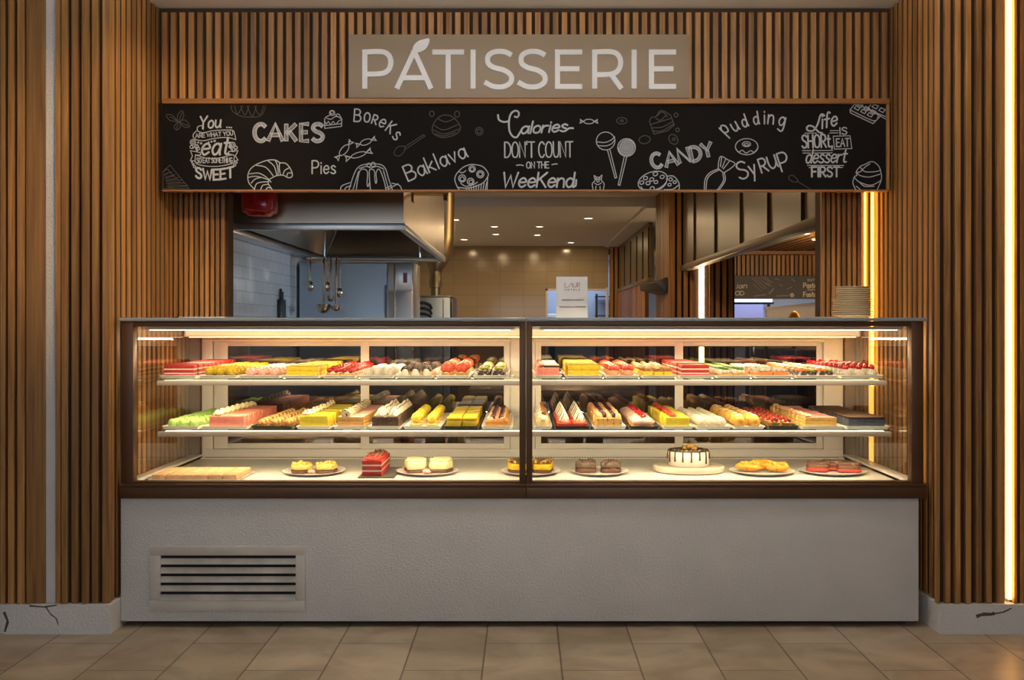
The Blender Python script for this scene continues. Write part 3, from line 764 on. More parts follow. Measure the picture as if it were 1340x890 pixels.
put('drawing', cv(o1, ["~160,205 110,150 55,150 90,200 160,210@","~165,205 165,150 205,108 222,160 185,215@","~180,215 240,200 278,260 230,265@","~165,215 132,262 150,292 185,270 188,220@","160,205 90,165","180,200 205,130","190,220 265,255","170,220 155,280"]), 0.9, 'faint chalk mint leaves', CHALKD)
wf = ["22,690 90,628 275,850","22,690 25,850 275,850"]
for i in range(6):
    wf.append("~%d,%d %d,%d %d,%d %d,%d" % (30+i*6, 690+i*28, 70+i*18, 668+i*30, 90+i*30, 700+i*25, 110+i*30, 690+i*26)); wf.append("%d,%d %d,%d" % (50+i*40, 660+i*34, 25+i*10, 700+i*28))
put('drawing', cv(o1, wf), 0.8, 'faint chalk waffle cone corner', CHALKD)
put('drawing', cv(o2, ["~-90,50 -80,110 0,160 120,170 200,150 240,60","~-60,60 -30,140 20,60","~0,60 40,150 80,60","~60,60 110,160 150,60","~130,60 180,150 220,60"]), 0.8, 'faint chalk nut cluster', CHALKD)
ck = []
for ch, a, b in (('C',130,238),('A',262,400),('K',435,530),('E',575,648),('S',685,785)):
    ck += text(ch, 315+a*.1371, 130+397*.1371, 22.0, 0, fit=(b-a)*.1371)
put('lettering', ck, 4.6, "hatched chalk word 'CAKES'", hatched=True)
put('drawing', cv(o2, ["~135,862 80,800 68,735 90,670 150,622 250,583 330,580 375,605 430,612 470,655 492,710 485,742 450,747 405,725 340,730 275,765 262,800 300,862","~85,712 170,705 240,740 290,790","~150,630 240,650 310,730","~258,585 320,640 345,728","~330,582 352,640 358,725","~372,605 368,660 380,722","~460,655 420,680 403,722","~492,705 450,705 440,740","~75,745 150,735 260,765","~100,800 140,760 200,745","~130,862 160,800 270,785","~190,862 212,820 265,812","~240,862 258,842 280,845"]), 1.15, 'chalk croissant')
put('lettering', text('Pies', 408.5, 227.2, 16.8, 0, fit=30.5), 1.7, "chalk word 'Pies'")
put('drawing', cv(o3, ["-2,200 0,278 160,258 163,188 100,150","~-2,200 10,170 50,150 60,135","~100,150 130,140 150,165 163,188","~-2,205 15,235 35,212 55,242 80,212 105,240 130,210 163,192","0,250 160,232","~20,180 60,190 100,165 140,170"]) + [circ(425+70*.1371, 130+130*.1371, 3.4), circ(425+70*.1371, 130+125*.1371, 2.0)], 1.0, 'small chalk cake slice')
bk = []
for ch, a, b, g, h in (('B',278,210,-4,118),('O',372,212,-8,88),('R',445,228,-18,86),('e',508,250,-28,128),('K',578,296,-36,108),('s',640,362,-42,132)):
    bk += text(ch, 425+a*.1371, 130+b*.1371, h*.1371, g, ws=0.95)
put('lettering', bk, 1.75, "chalk word 'Boreks'")
put('drawing', candy(425+185*.1371, 130+485*.1371, 32, 50) + candy(425+392*.1371, 130+408*.1371, 28, 20) + candy(425+322*.1371, 130+530*.1371, 37, 17, 0.17), 1.05, 'three wrapped chalk candies')
put('drawing', cv(o3, ["~232,862 270,740 305,665 350,630 420,618 530,622 580,665 610,760 645,862","~300,862 332,690 380,668 408,700 404,800 412,832 425,800","~435,862 425,690 450,668 475,690 478,760 486,800 495,780 490,700 520,668 560,760 585,862","270,862 322,690","610,862 560,680","~330,660 400,640 440,655 500,640 560,665","~150,862 165,825 240,795","~640,800 710,820 735,862","~190,862 205,840 250,825","580,850 640,820","600,862 700,805"]) + [circ(425+420*.1371,130+628*.1371,2.4), circ(425+462*.1371,130+622*.1371,2.8)], 1.1, 'chalk fluted jelly mould on a plate')
put('drawing', cv(o4, ["~8,500 40,455 105,452 98,500 55,540 10,532@","105,455 285,338 300,350 112,478"]), 1.0, 'faint chalk spoon', CHALKD)
put('drawing', cv(o4, ["~368,290 385,230 440,165 510,150 580,180 638,262 600,330 480,365 390,335@","~390,250 480,292 615,240","~380,290 480,330 625,285","~430,190 500,215 580,185","~400,330 480,350 590,318"]) + [circ(515+365*.1371,130+138*.1371,3,3.6), circ(515+606*.1371,130+142*.1371,3.2,4), circ(515+818*.1371,130+305*.1371,5), circ(515+818*.1371,130+305*.1371,2.6)], 1.1, 'faint chalk swirled cake and nuts', CHALKD)
put('lettering', text('Baklava', 515+142*.1371, 130+782*.1371, 20.5, 22.5, fit=84), 1.9, "slanted chalk word 'Baklava'")
mf = ["~610,840 585,770 600,715 650,660 700,632 760,622 850,642 902,705 895,745 850,800 760,838 690,848 610,840","612,842 628,862","898,748 892,862","~640,800 690,830 760,815 800,790","~620,690 660,700 690,680"]
for i in range(9): mf.append("%d,%d %d,862" % (690+i*25, 848-i*7, 700+i*22))
put('drawing', cv(o4, mf) + [circ(515+a*.1371,130+b*.1371,r*.1371) for a,b,r in ((750,665,30),(750,668,18),(655,755,34),(655,760,20),(828,715,34),(828,715,20),(735,785,32),(738,788,18))], 1.15, 'chalk berry muffin')
put('lettering', cv(o5, ["~85,150 95,195 140,216 190,208","~245,165 268,170 284,148 278,118 245,110 208,140 190,210 195,300 225,352 262,362 290,325 310,290"]) + text('alories', 640+300*.1371, 130+328*.1371, 15.2, 3, fit=60, slant=0.2, gap=10) + cv(o5, ["~740,290 770,275 802,276"]), 2.3, "chalk script word 'Calories'")
put('lettering', text("DON'T COUNT", 640+150*.1371, 130+555*.1371, 20, 0.4, fit=89, gap=14), 1.75, "chalk words 'DON'T COUNT'")
put('lettering', text('ON THE', 640+358*.1371, 130+657*.1371, 8, 0.5, fit=29) + cv(o5, ["~262,630 295,626 326,632","~600,624 625,618 650,617"]), 1.35, "small chalk words 'ON THE'")
put('lettering', text('WeeKend', 640+125*.1371, 130+838*.1371, 19.0, 0, fit=93, slant=0.12, gap=11) + cv(o5, ["~795,832 825,825 832,770"]), 2.4, "chalk script word 'Weekend'")
put('drawing', candy(750+150*.1371, 130+212*.1371, 24, 0), 1.0, 'small wrapped chalk candy')
sp_ = [(750+512*.1371 + (i*0.235+0.5)*cos(i*0.42), 130+460*.1371 + (i*0.235+0.5)*sin(i*0.42)) for i in range(46)]
sp2 = [(750+512*.1371 + (i*0.235+0.5)*cos(i*0.42+3.1), 130+460*.1371 + (i*0.235+0.5)*sin(i*0.42+3.1)) for i in range(46)]
put('drawing', cv(o6, ["~225,405 300,412 360,390 398,358","~235,442 310,445 365,425 400,385","328,487 400,752","352,483 416,745","400,752 416,745","488,545 430,815","512,548 446,822","430,815 446,822"]) + [circ(750+310*.1371,130+398*.1371,12.2,11.8), circ(750+510*.1371,130+460*.1371,11.6), sp_, sp2], 1.05, 'two chalk lollipops')
put('drawing', cv(o6, ["~190,862 183,805 208,775 200,728 222,742 255,742 275,724 270,775 296,805 288,862","~205,800 235,815 268,800","215,862 218,830","258,862 256,830"]) + [circ(750+a*.1371,130+b*.1371,r*.1371) for a,b,r in ((222,757,7),(252,757,7),(237,778,12))], 1.0, 'small chalk gummy sweet')
put('drawing', [circ(750+760*.1371,130+780*.1371,19.8,12,-18), circ(750+770*.1371,130+795*.1371,17.5,11,-18,0,180)] + cv(o6, ["~890,735 960,735 1010,800 1010,862","~870,862 950,858 1005,820"]) + [circ(750+a*.1371,130+b*.1371,r*.1371,r*.11,-20) for a,b,r in ((785,712,22),(690,752,20),(750,765,20),(655,795,20),(715,800,20),(790,790,18),(850,740,20),(930,765,18),(970,790,16),(920,815,16),(755,850,20))], 1.1, 'two chalk cookies with chips')
put('drawing', cv(o6, ["728,215 772,332 900,300 965,245 930,150","~728,215 745,175 790,165 830,110 880,120 930,150","740,240 940,180","~752,272 850,265 950,212","~762,302 850,300 958,235","~790,180 830,200 890,150","~800,160 850,120 900,165"]) , 1.2, 'faint chalk layer cake', CHALKD)
put('drawing', [circ(750+465*.1371,130+205*.1371,6.8,4.2), circ(750+465*.1371,130+205*.1371,2,1.2)], 1.2, 'faint small chalk ring doughnut', CHALKD)
put('drawing', [circ(750+682*.1371,130+385*.1371,7.4,5.2,-8), circ(750+957*.1371,130+382*.1371,5.4,7,-35), circ(750+960*.1371,130+380*.1371,1.8), circ(750+982*.1371,130+150*.1371,2.6), circ(750+996*.1371,130+292*.1371,2.4)], 1.2, 'faint chalk rings and dots beside the layer cake', CHALKD)
C7 = lambda L: cv(845, L, .14925, .14933)
cd = []
for ch, a, b, w_ in (('C',62,606,88),('A',180,596,108),('N',300,560,90),('D',410,545,82),('Y',505,514,92)):
    cd += text(ch, 845+a*.14925, 130+b*.14933, 18.5, 12, fit=w_*.14925)
put('lettering', cd, 3.9, "hatched chalk word 'CANDY'", hatched=True)
pd = []
for ch, a, b, g in (('p',700,306,46),('u',780,286,30),('d',858,248,20),('d',950,222,9),('i',1036,215,0),('n',1070,212,-6),('g',1160,226,-14)):
    pd += text(ch, 845+a*.14925, 130+b*.14933, 19.0 if ch != 'd' else 16.5, g, ws=0.9)
put('lettering', pd, 1.9, "arched chalk word 'pudding'")
put('drawing', [circ(845+885*.14925,130+415*.14933,14.8,10.6), circ(845+883*.14925,130+393*.14933,5.4,3.2), circ(845+883*.14925,130+398*.14933,3.2,1.4)] + C7(["~787,428 815,462 845,446 880,470 920,450 950,464 984,425"]), 1.05, 'chalk glazed doughnut')
sy = []
for ch, a, b, h in (('S',828,705,150),('y',925,668,138),('R',1018,645,122),('u',1092,612,180),('P',1195,632,160)):
    sy += text(ch, 845+a*.14925, 130+b*.14933, h*.1493, 18, ws=0.92 if ch != 'S' else 1.05)
put('lettering', sy, 2.1, "chalk word 'Syrup'")
put('drawing', C7(["~513,800 520,705 560,645 640,608","~528,800 538,705 575,655 650,615","~690,645 695,715 640,800","~675,650 680,715 625,800","~635,610 640,545 660,500 720,530 782,562 745,605 682,645","640,612 682,645","655,590 665,510","670,600 700,525","680,610 735,540"]), 1.15, 'chalk twisted candy wrapper')
put('drawing', C7(["~1255,680 1280,665 1310,680 1335,715 1300,725 1262,705@"]) + cv(o8, ["95,780 220,858"]), 0.9, 'faint chalk spoon in the lower corner', CHALKD)
put('lettering', cv(o8, ["~355,155 335,142 315,160 290,240 250,298 200,298 188,272 210,252 250,262 300,310 335,322"]) + text('ife', 1030+330*.1371, 130+278*.1371, 19, 12, fit=20.5, slant=0.25, gap=12), 2.2, "chalk script word 'Life'")
put('lettering', text('IS', 1030+502*.1371, 130+335*.1371, 8.8, 2, fit=9.5), 1.5, "small chalk word 'IS'")
put('lettering', text('SHORt,', 1030+145*.1371, 130+464*.1371, 16.5, 2, fit=39.5), 2.2, "chalk word 'SHORT,'")
put('lettering', text('EAT', 1030+472*.1371, 130+452*.1371, 10.2, 2, fit=16.5), 1.5, "chalk word 'EAT' in a box")
put('lettering', text('dessert', 1030+175*.1371, 130+608*.1371, 17.5, 1, fit=53, slant=0.22, gap=10), 2.0, "chalk script word 'dessert'")
put('lettering', text('FIRST', 1030+236*.1371, 130+738*.1371, 12.6, 0, fit=36), 2.3, "chalk word 'FIRST'")
put('drawing', cv(o8, ["440,352 600,348 618,470 452,476 440,352"]), 0.95, "chalk box around the word EAT")
put('drawing', cv(o8, ["168,324 278,322","412,300 490,298","405,322 486,320"]), 0.95, "chalk rules under the word Life")
put('drawing', cv(o8, ["145,490 225,490","255,490 436,488","150,513 222,513","255,513 430,511"]), 0.95, "chalk double rules above the word dessert")
put('drawing', cv(o8, ["195,631 540,631","210,652 240,652","505,652 530,650"]), 0.95, 'chalk rules above the word FIRST')
wv = ["600,100 640,45 700,30","600,100 605,130 820,232 885,165","~600,100 825,205 872,150","872,150 765,90 700,60","770,85 960,190","765,95 955,165","770,85 800,40"]
for i in range(3):
    for j in range(2):
        a, b = 640+i*62+j*30, 85+i*32-j*28
        wv.append("%d,%d %d,%d %d,%d %d,%d %d,%d" % (a,b,a+38,b+20,a+55,b-2,a+18,b-22,a,b)); 
for i in range(2): wv.append("%d,%d %d,%d %d,%d %d,%d %d,%d" % (810+i*65,70+i*35,850+i*65,92+i*35,872+i*65,65+i*35,832+i*65,45+i*35,810+i*65,70+i*35))
put('drawing', cv(o8, wv), 1.05, 'chalk waffle slabs in the upper corner')
put('drawing', cv(o8, ["~655,862 628,800 642,740 665,725 660,690 700,640 745,620 790,598 830,600 875,640 896,700 898,770 860,862","~665,700 700,690 740,650 790,615","~700,650 740,690 830,692 885,680","~665,690 690,725 780,742 885,715","~642,745 690,790 800,820 895,775","~690,790 740,830 830,830","~660,830 700,862"]), 1.1, 'chalk swirl of soft ice cream')

# ------------------------------------------------------------------ PATISSERIE sign
YS = 5.318
zs = thing('shop_sign', 'taupe sign panel with big white word PÁTISSERIE on the slatted header', 'sign', (X(679,YS), 5.33, Z(128,YS)))
MB().box(X(456,YS)-zs.location.x, X(902,YS)-zs.location.x, YS-5.33, -0.0005, 0, Z(45,YS)-zs.location.z).build('panel', mat('taupe_panel', (0.34, 0.265, 0.185), 0.45), zs, bevel=0.001)
SIGNW = mat('sign_white', (0.93, 0.96, 1.0), 0.4)
def letter(ch, strokes, wd=6.7, leaf=None):
    mb = MB()
    for ns, s in enumerate(strokes):
        P = [(430 + a*.3657, 30 + b*.3657) for a, b in pl(s)]
        k = YS / F; hw = wd*k/2
        Q = [Vector((X(a,YS), Z(b,YS))) for a, b in P]
        L, R = [], []
        for i, q in enumerate(Q):
            if i == 0: d = (Q[1]-Q[0]).normalized(); m = 1
            elif i == len(Q)-1: d = (Q[-1]-Q[-2]).normalized(); m = 1
            else:
                d1 = (Q[i]-Q[i-1]).normalized(); d2 = (Q[i+1]-Q[i]).normalized(); d = (d1+d2).normalized(); m = 1/max(0.5, d.dot(d1))
            nn = Vector((-d.y, d.x))*hw*m
            L.append(q-nn); R.append(q+nn)
        for i in range(len(Q)-1):
            c = [L[i], L[i+1], R[i+1], R[i]]
            mb.add([(p.x, YS-0.005-0.0003*ns, p.y) for p in c] + [(p.x, YS, p.y) for p in c], [(0,1,2,3),(7,6,5,4),(0,4,5,1),(1,5,6,2),(2,6,7,3),(3,7,4,0)])
    if leaf:
        poly = [(X(430+a*.3657,YS), Z(30+b*.3657,YS)) for a, b in pl(leaf)]
        mb.prism(poly, YS-0.0065, YS)
    o = mb.build('letter', SIGNW, zs); o.location = tuple(-c for c in zs.location); o['label'] = 'white letter ' + ch
letter('P', ["130,236 130,96", "~130,105 190,104 215,116 223,140 215,168 190,182 130,184"])
letter('A with a leaf', ["244,236 306,104 306,98", "304,96 367,236", "264,197 348,197"], leaf="~302,104 304,84 320,67 340,60 361,58 356,82 342,98 322,106@")
letter('T', ["371,105 485,105", "428,105 428,236"])
letter('I', ["517,96 517,236"])
letter('S', ["~655,116 630,104 596,104 572,118 571,144 592,160 628,170 652,188 652,212 628,228 590,228 558,212"])
letter('S', ["~775,116 750,104 716,104 692,118 691,144 712,160 748,170 772,188 772,212 748,228 710,228 678,212"])
letter('E', ["908,105 819,105 819,228 908,228", "819,165 898,165"])
letter('R', ["952,236 952,96", "~952,105 1010,104 1036,116 1045,142 1036,170 1010,184 952,186", "1010,184 1048,236"])
letter('I', ["1093,96 1093,236"])
letter('E', ["1243,105 1155,105 1155,228 1243,228", "1155,165 1234,165"])

# ------------------------------------------------------------------ kitchen: hood, cabinets, utensils
HZ = 1.87
t = thing('extractor_hood', 'long brushed steel extractor hood over the left side of the kitchen', 'hood', (-1.22, 6.26, HZ))
hx0, hx1, hy0, hy1 = -1.785, -0.675, 6.26, 9.45
def L3(m, o): 
    m.v = [(a-o[0], b-o[1], c-o[2]) for a, b, c in m.v]; return m
HP = tuple(t.location)
L3(MB().box(hx0, hx1, hy0, hy0+0.02, HZ+0.008, 2.55).box(hx1-0.02, hx1, hy0+0.02, hy1-0.02, HZ+0.008, 2.55).box(hx0, hx1, hy1-0.02, hy1, HZ+0.008, 2.55).box(hx0, hx0+0.02, hy0+0.02, hy1-0.02, HZ+0.008, 2.55).box(hx0+0.02, hx1-0.02, hy0+0.02, hy1-0.02, 2.53, 2.55), HP).build('body', STEEL, t)
rim = MB()
for b in ((hx0, hx1+0.01, hy0-0.012, hy0+0.03), (hx0, hx1+0.01, hy1-0.06, hy1+0.012), (hx1-0.03, hx1+0.012, hy0+0.03, hy1-0.06), (hx0, hx0+0.10, hy0+0.03, hy1-0.06)):
    rim.box(b[0], b[1], b[2], b[3], HZ-0.03, HZ+0.0075)
L3(rim, HP).build('rim', STEELB, t, bevel=0.004)
# sloped inner baffles
a0, a1, b0, b1 = hx0+0.11, hx1-0.035, hy0+0.035, hy1-0.065
c0, c1, d0, d1 = hx0+0.42, hx1-0.30, hy0+0.5, hy1-0.9
zi, zo = HZ+0.012, HZ+0.36
def slope(p, q): return MB().hexa([(x,y,z) for x,y,z in p] + [(x,y,z+0.012) for x,y,z in p])
L3(slope([(a0,b1,zi),(a1,b1,zi),(c1,d1,zo),(c0,d1,zo)],0), HP).build('baffle', STEEL, t)
L3(slope([(a0,b0,zi),(a0,b1,zi),(c0,d1,zo),(c0,d0,zo)],0), HP).build('baffle', STEEL, t)
L3(MB().box(c0, c1, d0, d1, zo, zo+0.012), HP).build('filter_plate', DARKSTEEL, t)
L3(MB().tube([(a0,b1-0.008,zi+0.004),(c0,d1-0.008,zo+0.004)], 0.014, 8), HP).build('seam', STEELB, t)
L3(MB().tube([(hx0+0.12, 8.52, HZ-0.055),(hx1-0.06, 8.52, HZ-0.055)], 0.008, 8).tube([(hx0+0.26,8.52,HZ-0.055),(hx0+0.26,8.52,HZ+0.16)],0.006,6).tube([(hx1-0.12,8.52,HZ-0.055),(hx1-0.12,8.52,HZ+0.05)],0.006,6), HP).build('utensil_rail', STEELB, t)
br = L3(MB().tube([(hx1,6.75,2.10),(hx1+0.05,6.75,2.10),(hx1+0.22,6.75,2.10)], 0.012, 8).box(hx1+0.19,hx1+0.215,6.73,6.77,2.06,2.14).box(hx1+0.0005,hx1+0.012,6.71,6.79,2.05,2.15), HP).build('damper_handle', mat('brass', (0.55,0.38,0.14), 0.3, 1.0), t)

# red canister on the hood front
RED = mat('red_gloss', (0.42, 0.012, 0.010), 0.18, spec=0.6, coat=0.4)
t = thing('fire_canister', 'glossy red canister mounted on the front of the steel hood', 'fire extinguisher', (X(340,6.12), 6.12, Z(283.5,6.12)))
rg = []
for z, s in ((0,0.55),(0.006,0.68),(0.022,0.74),(0.03,0.95),(0.055,1.0),(0.42,1.0),(0.45,0.8),(0.46,0.4)):
    rg.append([(x*s, y*s, z + (0.008*sin(8*math.atan2(y, x)) if 0.01 < z < 0.04 else 0)) for x, y, _ in rrect(0.092, 0.085, 0, 0.05, 6)])
MB().rings(rg).build('body', RED, t, smooth=True, angle=50)
MB().box(-0.012, 0.012, -0.088, -0.0855, 0.06, 0.42).build('strap', mat('red_strap', (0.30,0.02,0.015), 0.3), t)
MB().box(-0.05, 0.05, 0.085, 0.1397, 0.12, 0.36).build('bracket', DARKSTEEL, t)

# tall steel refrigerator under the hood
FY = 8.8
t = thing('steel_refrigerator', 'tall brushed steel refrigerator standing under the extractor hood', 'refrigerator', (X(455,FY), FY, 0))
fx = t.location.x; f0, f1 = X(391,FY)-fx, X(540,FY)-fx
zt = Z(341,FY)-0.01
MB().box(f0, f1, 0.03, 0.62, 0.08, zt).build('cabinet', STEELB, t, bevel=0.005)
d = MB().box(f0+0.004, X(506,FY)-fx, 0.0, 0.028, 0.10, zt-0.012).build('door', mat('cool_reflection_steel', (0.50,0.57,0.64), 0.38, 0.55), t, bevel=0.006)  # blue of the door is daylight reflection put into its colour
MB().box(X(504,FY)-fx, X(506,FY)-fx, -0.006, -0.0005, 0.4, Z(373,FY)).build('door_edge', DARKSTEEL, d)
d = MB().box(X(507.5,FY)-fx, f1-0.004, 0.0, 0.028, Z(381,FY)+0.004, zt-0.012).build('door', STEELB, t, bevel=0.005)
MB().box(X(527.5,FY)-fx, X(533,FY)-fx, -0.003, -0.0003, Z(370,FY), Z(357,FY)).build('badge', mat('badge_red_brown', (0.16,0.06,0.05), 0.5), d)
d = MB().box(X(507.5,FY)-fx, f1-0.004, 0.0, 0.028, 0.10, Z(381,FY)-0.004).build('door', STEELB, t, bevel=0.005)
MB().box(X(515.5,FY)-fx, X(518,FY)-fx, -0.02, -0.0005, 0.7, Z(345,FY)).build('handle', STEEL, t, bevel=0.003)
for sx in (f0+0.05, f1-0.05):
    for yy in (0.08, 0.56): MB().lathe([(0.02,0),(0.02,0.0795)], (sx,yy,0), 10).build('foot', DARKSTEEL, t)

# utensils hanging from the rail
UT = mat('utensil_steel', (0.50, 0.42, 0.34), 0.22, 1.0)
def utensil(name, label, px, pyb, rx, rz, bowl, off=0.0):
    Y = 8.50 + off; zr = HZ - 0.047
    zb = Z(pyb, Y); x = X(px, Y)
    t = thing(name, label, 'utensil', (x, Y, zb), 'utensils on the hood rail')
    top = zr - zb + 0.001
    MB().tube([(0,0.036-off,top-0.02),(0,0.038-off,top-0.008),(0,0.02-off,top+0.003),(0,0.006-off,top-0.010),(0,0,top-0.05),(0,0,top*0.6),(0,0.004,rz*1.7)], [0.004,0.004,0.004,0.005,0.010,0.010,0.007], 8).build('handle', UT, t, smooth=True)
    if bowl == 'ladle': MB().lathe([(0.0,-rz),(rx*0.6,-rz*0.8),(rx*0.93,-rz*0.25),(rx,rz*0.45),(rx*0.95,rz*0.5),(rx*0.85,-rz*0.2),(rx*0.5,-rz*0.7),(0,-rz*0.88)], (0,0.0,rz), 18).build('bowl', UT, t, smooth=True)
    else:
        m = MB().ball((0,0,rz), (rx, rx*0.42, rz*1.05), 14, 10)
        m.build('bowl', UT, t, smooth=True)
    return t
utensil('serving_spoon', 'small steel serving spoon hanging alone at the left of the rail', 405.5, 381.5, 0.027, 0.040, 'spoon')
utensil('ladle', 'largest steel ladle hanging second from left, bowl lowest', 423.2, 410.5, 0.056, 0.048, 'ladle', -0.03)
utensil('serving_spoon', 'steel spoon hanging behind the handle of the largest ladle', 428, 381, 0.026, 0.036, 'spoon', 0.015)
utensil('ladle', 'small steel ladle hanging between the two bigger ladles', 432.5, 395, 0.028, 0.032, 'ladle', 0.0)
utensil('ladle', 'medium shallow steel ladle hanging right of the largest ladle', 439.5, 407.5, 0.040, 0.030, 'ladle', -0.02)
utensil('serving_spoon', 'steel spoon hanging farthest right on the rail', 444, 389, 0.026, 0.036, 'spoon', 0.012)

# black knife strip on the tile wall
t = thing('knife_block', 'narrow black holder on the white tiled wall left of the refrigerator', 'holder', (-1.80, 8.2, 1.25))
MB().box(0.0005, 0.03, -0.09, 0.09, 0.04, 0.24).build('body', BLACKTRAY, t, bevel=0.006)
MB().box(0.006, 0.022, -0.03, -0.005, 0.2405, 0.32).build('handle', BLACKTRAY, t, bevel=0.003)
MB().box(0.006, 0.022, 0.02, 0.045, 0.2405, 0.30).build('handle', BLACKTRAY, t, bevel=0.003)

# cooking range under the hood
t = thing('cooking_range', 'low steel cooking range under the hood seen through the left case', 'stove', (-1.25, 6.35, 0))
MB().box(-0.53, 0.55, 0, 1.9, 0.10, 0.86).build('body', STEEL, t, bevel=0.006)
MB().box(-0.54, 0.57, -0.02, 1.92, 0.8605, 0.90).build('top', STEELB, t, bevel=0.005)
for k in range(3):
    MB().box(-0.5+0.35*k, -0.18+0.35*k, -0.025, -0.0005, 0.2, 0.78).build('door', STEELB, t, bevel=0.005)
for sx in (-0.48, 0.48):
    for yy in (0.08, 1.8): MB().lathe([(0.025,0),(0.025,0.0995)], (sx,yy,0), 10).build('leg', DARKSTEEL, t)

# oven with louvres and a flue
OY = 10.2
t = thing('vented_oven', 'steel oven with dark curved louvres and round flue right of the refrigerator', 'oven', (X(566,OY), OY, 0))
ox = t.location.x; zt = Z(387,OY)
OV = mat('oven_steel', (0.55,0.60,0.60), 0.4, 0.9)
MB().box(X(530,OY)-ox, X(589,OY)-ox, 0, 0.8, 0.12, zt-0.012).build('body', OV, t, bevel=0.006)
MB().box(X(530,OY)-ox-0.01, X(590,OY)-ox+0.01, -0.02, 0.82, zt-0.0115, zt).build('top', STEEL, t, bevel=0.003)
for k in range(5):
    z = Z(396+k*7.2, OY)
    MB().tube([(X(540,OY)-ox,-0.03,z),(X(556,OY)-ox,-0.035,z),(X(563,OY)-ox,-0.03,z-0.02),(X(565,OY)-ox,-0.012,z-0.055)], 0.012, 8).build('louvre', DARKSTEEL, t, smooth=True)
MB().box(X(579.5,OY)-ox, X(580.5,OY)-ox, -0.003, -0.0005, 0.2, zt-0.03).build('door_seam', DARKSTEEL, t)
MB().box(X(590.5,OY)-ox+0.012, X(596,OY)-ox+0.012, 0.05, 0.3, 0.12, Z(391,OY)).build('side_box', mat('brown_box',(0.25,0.17,0.11),0.6), t, bevel=0.003)
for sx in (-0.22, 0.13):
    for yy in (0.06, 0.74): MB().lathe([(0.03,0),(0.03,0.1195)], (sx,yy,0), 10).build('leg', DARKSTEEL, t)
fxx = X(565.5,OY)-ox
FL = mat('flue_metal', (0.36,0.28,0.15), 0.4, 1.0)
MB().lathe([(0.045,0),(0.045,0.08),(0.058,0.085),(0.062,0.16),(0.058,0.17),(0.058,0.25),(0.0,0.25)], (fxx,0.4,zt+0.0005), 18).build('flue', FL, t, smooth=True)
MB().tube([(fxx,0.4,zt+0.24),(fxx,0.4,zt+0.30),(fxx+0.03,0.42,zt+0.40),(fxx+0.05,0.5,zt+0.55),(fxx+0.05,0.52,zt+0.85),(fxx+0.05,0.52,2.745)], [0.06,0.09,0.12,0.125,0.125,0.125], 18).build('duct', FL, t, smooth=True)

# hanging steel shutter bulkheads along the right partition
PANELM = mat('shutter_panel', (0.085, 0.054, 0.019), 0.3, 0.0, spec=0.35, var=0.25, scale=1.2)
POSTM = mat('shutter_post', (0.10, 0.065, 0.03), 0.4, 0.4)
def shutter(label, y0, y1, ys, x=1.62, z0=1.85, z1=2.748):
    t = thing('hanging_shutter', label, 'shutter', (x, y0, z0))
    pr = 0
    MB().box(-0.02, 0.08, 0, y1-y0, 0.0, 0.055).build('bottom_rail', mat('shutter_rail',(0.11,0.07,0.028),0.35,0.0), t, bevel=0.006)
    MB().box(0.0, 0.06, 0, y1-y0, z1-z0-0.06, z1-z0).build('top_rail', POSTM, t)
    e = [y0] + ys + [y1]
    for k in range(len(e)-1):
        a, b = e[k]-y0, e[k+1]-y0
        MB().box(0.0, 0.03, a+0.09, b-0.09, 0.0555, z1-z0-0.0605).build('panel', PANELM, t)
    for yy in e:
        c = min(max(yy-y0, 0.09), y1-y0-0.09)
        MB().box(0.02, 0.07, c-0.0895 if yy > y0 else 0, c+0.0895 if yy < y1 else y1-y0, 0.0555, z1-z0-0.0605).build('post', POSTM, t)
shutter('long hanging shutter of brown metal panels at the upper right of the opening', 5.96, 11.36, [6.4, 7.3, 8.24, 9.35, 10.5], z1=2.748)
shutter('far hanging shutter of dark posts behind the slatted column', 14.2, 18.7, [14.9, 15.7, 16.6, 17.6], x=1.60, z1=2.61)
t = thing('range_canopy', 'small dark grey canopy jutting left from the slatted column', 'hood', (1.493, 11.85, Z(385,11.85)))
MB().hexa([(-0.03,-0.35,0.02),(-0.003,-0.35,0.0),(-0.003,0.45,0.0),(-0.20,0.45,0.05),(-0.12,-0.35,0.11),(-0.003,-0.35,0.17),(-0.003,0.45,0.17),(-0.20,0.45,0.13)]).build('shell', DARKSTEEL, t, bevel=0.004)
MB().box(-0.0025, 0.0, -0.2, 0.3, 0.02, 0.15).build('bracket', DARKSTEEL, t)

# dining-room board and counter seen through the side opening
DY = 16.05
t = thing('food_board', 'grey chalk-style food board in the room on the right reading Pasta Fasta', 'sign', (X(1019,DY), DY, Z(391,DY)))
bx, bz = t.location.x, t.location.z
MB().box(X(960,DY)-bx, X(1078,DY)-bx, 0, 0.045, 0, Z(361,DY)-bz).build('panel', mat('grey_board', (0.10,0.10,0.11), 0.6), t)
TY = DY - 0.003
def far(strokes, wd, label, m=CHALK):
    mb = MB()
    for s in strokes: ribbon(mb, s, wd, TY)
    o = mb.build('lettering', m, t); o.location = (-bx, -DY, -bz); o['label'] = label
CHW = mat('chalk_cream', (0.72,0.66,0.55), 0.8)
far(text('ian', 964, 377.5, 6.5, 3, fit=13, slant=0.2), 1.0, "chalk letters 'ian'", CHW)
far(text('OD', 962.5, 386.3, 5.2, 0, fit=11), 1.0, "chalk letters 'OD'", CHW)
far(text('EAT', 1057, 368, 2.8, 0, fit=9), 0.5, "small chalk word 'EAT'", CHW)
far(text('Pasta', 1051.5, 376.3, 6.0, 0, fit=17), 1.2, "chalk word 'Pasta'", CHW)
far(text('RUN', 1057, 380.3, 2.6, 0, fit=9), 0.5, "small chalk word 'RUN'", CHW)
far(text('Fasta', 1051.5, 388.2, 6.0, 0, fit=17), 1.2, "chalk word 'Fasta'", CHW)
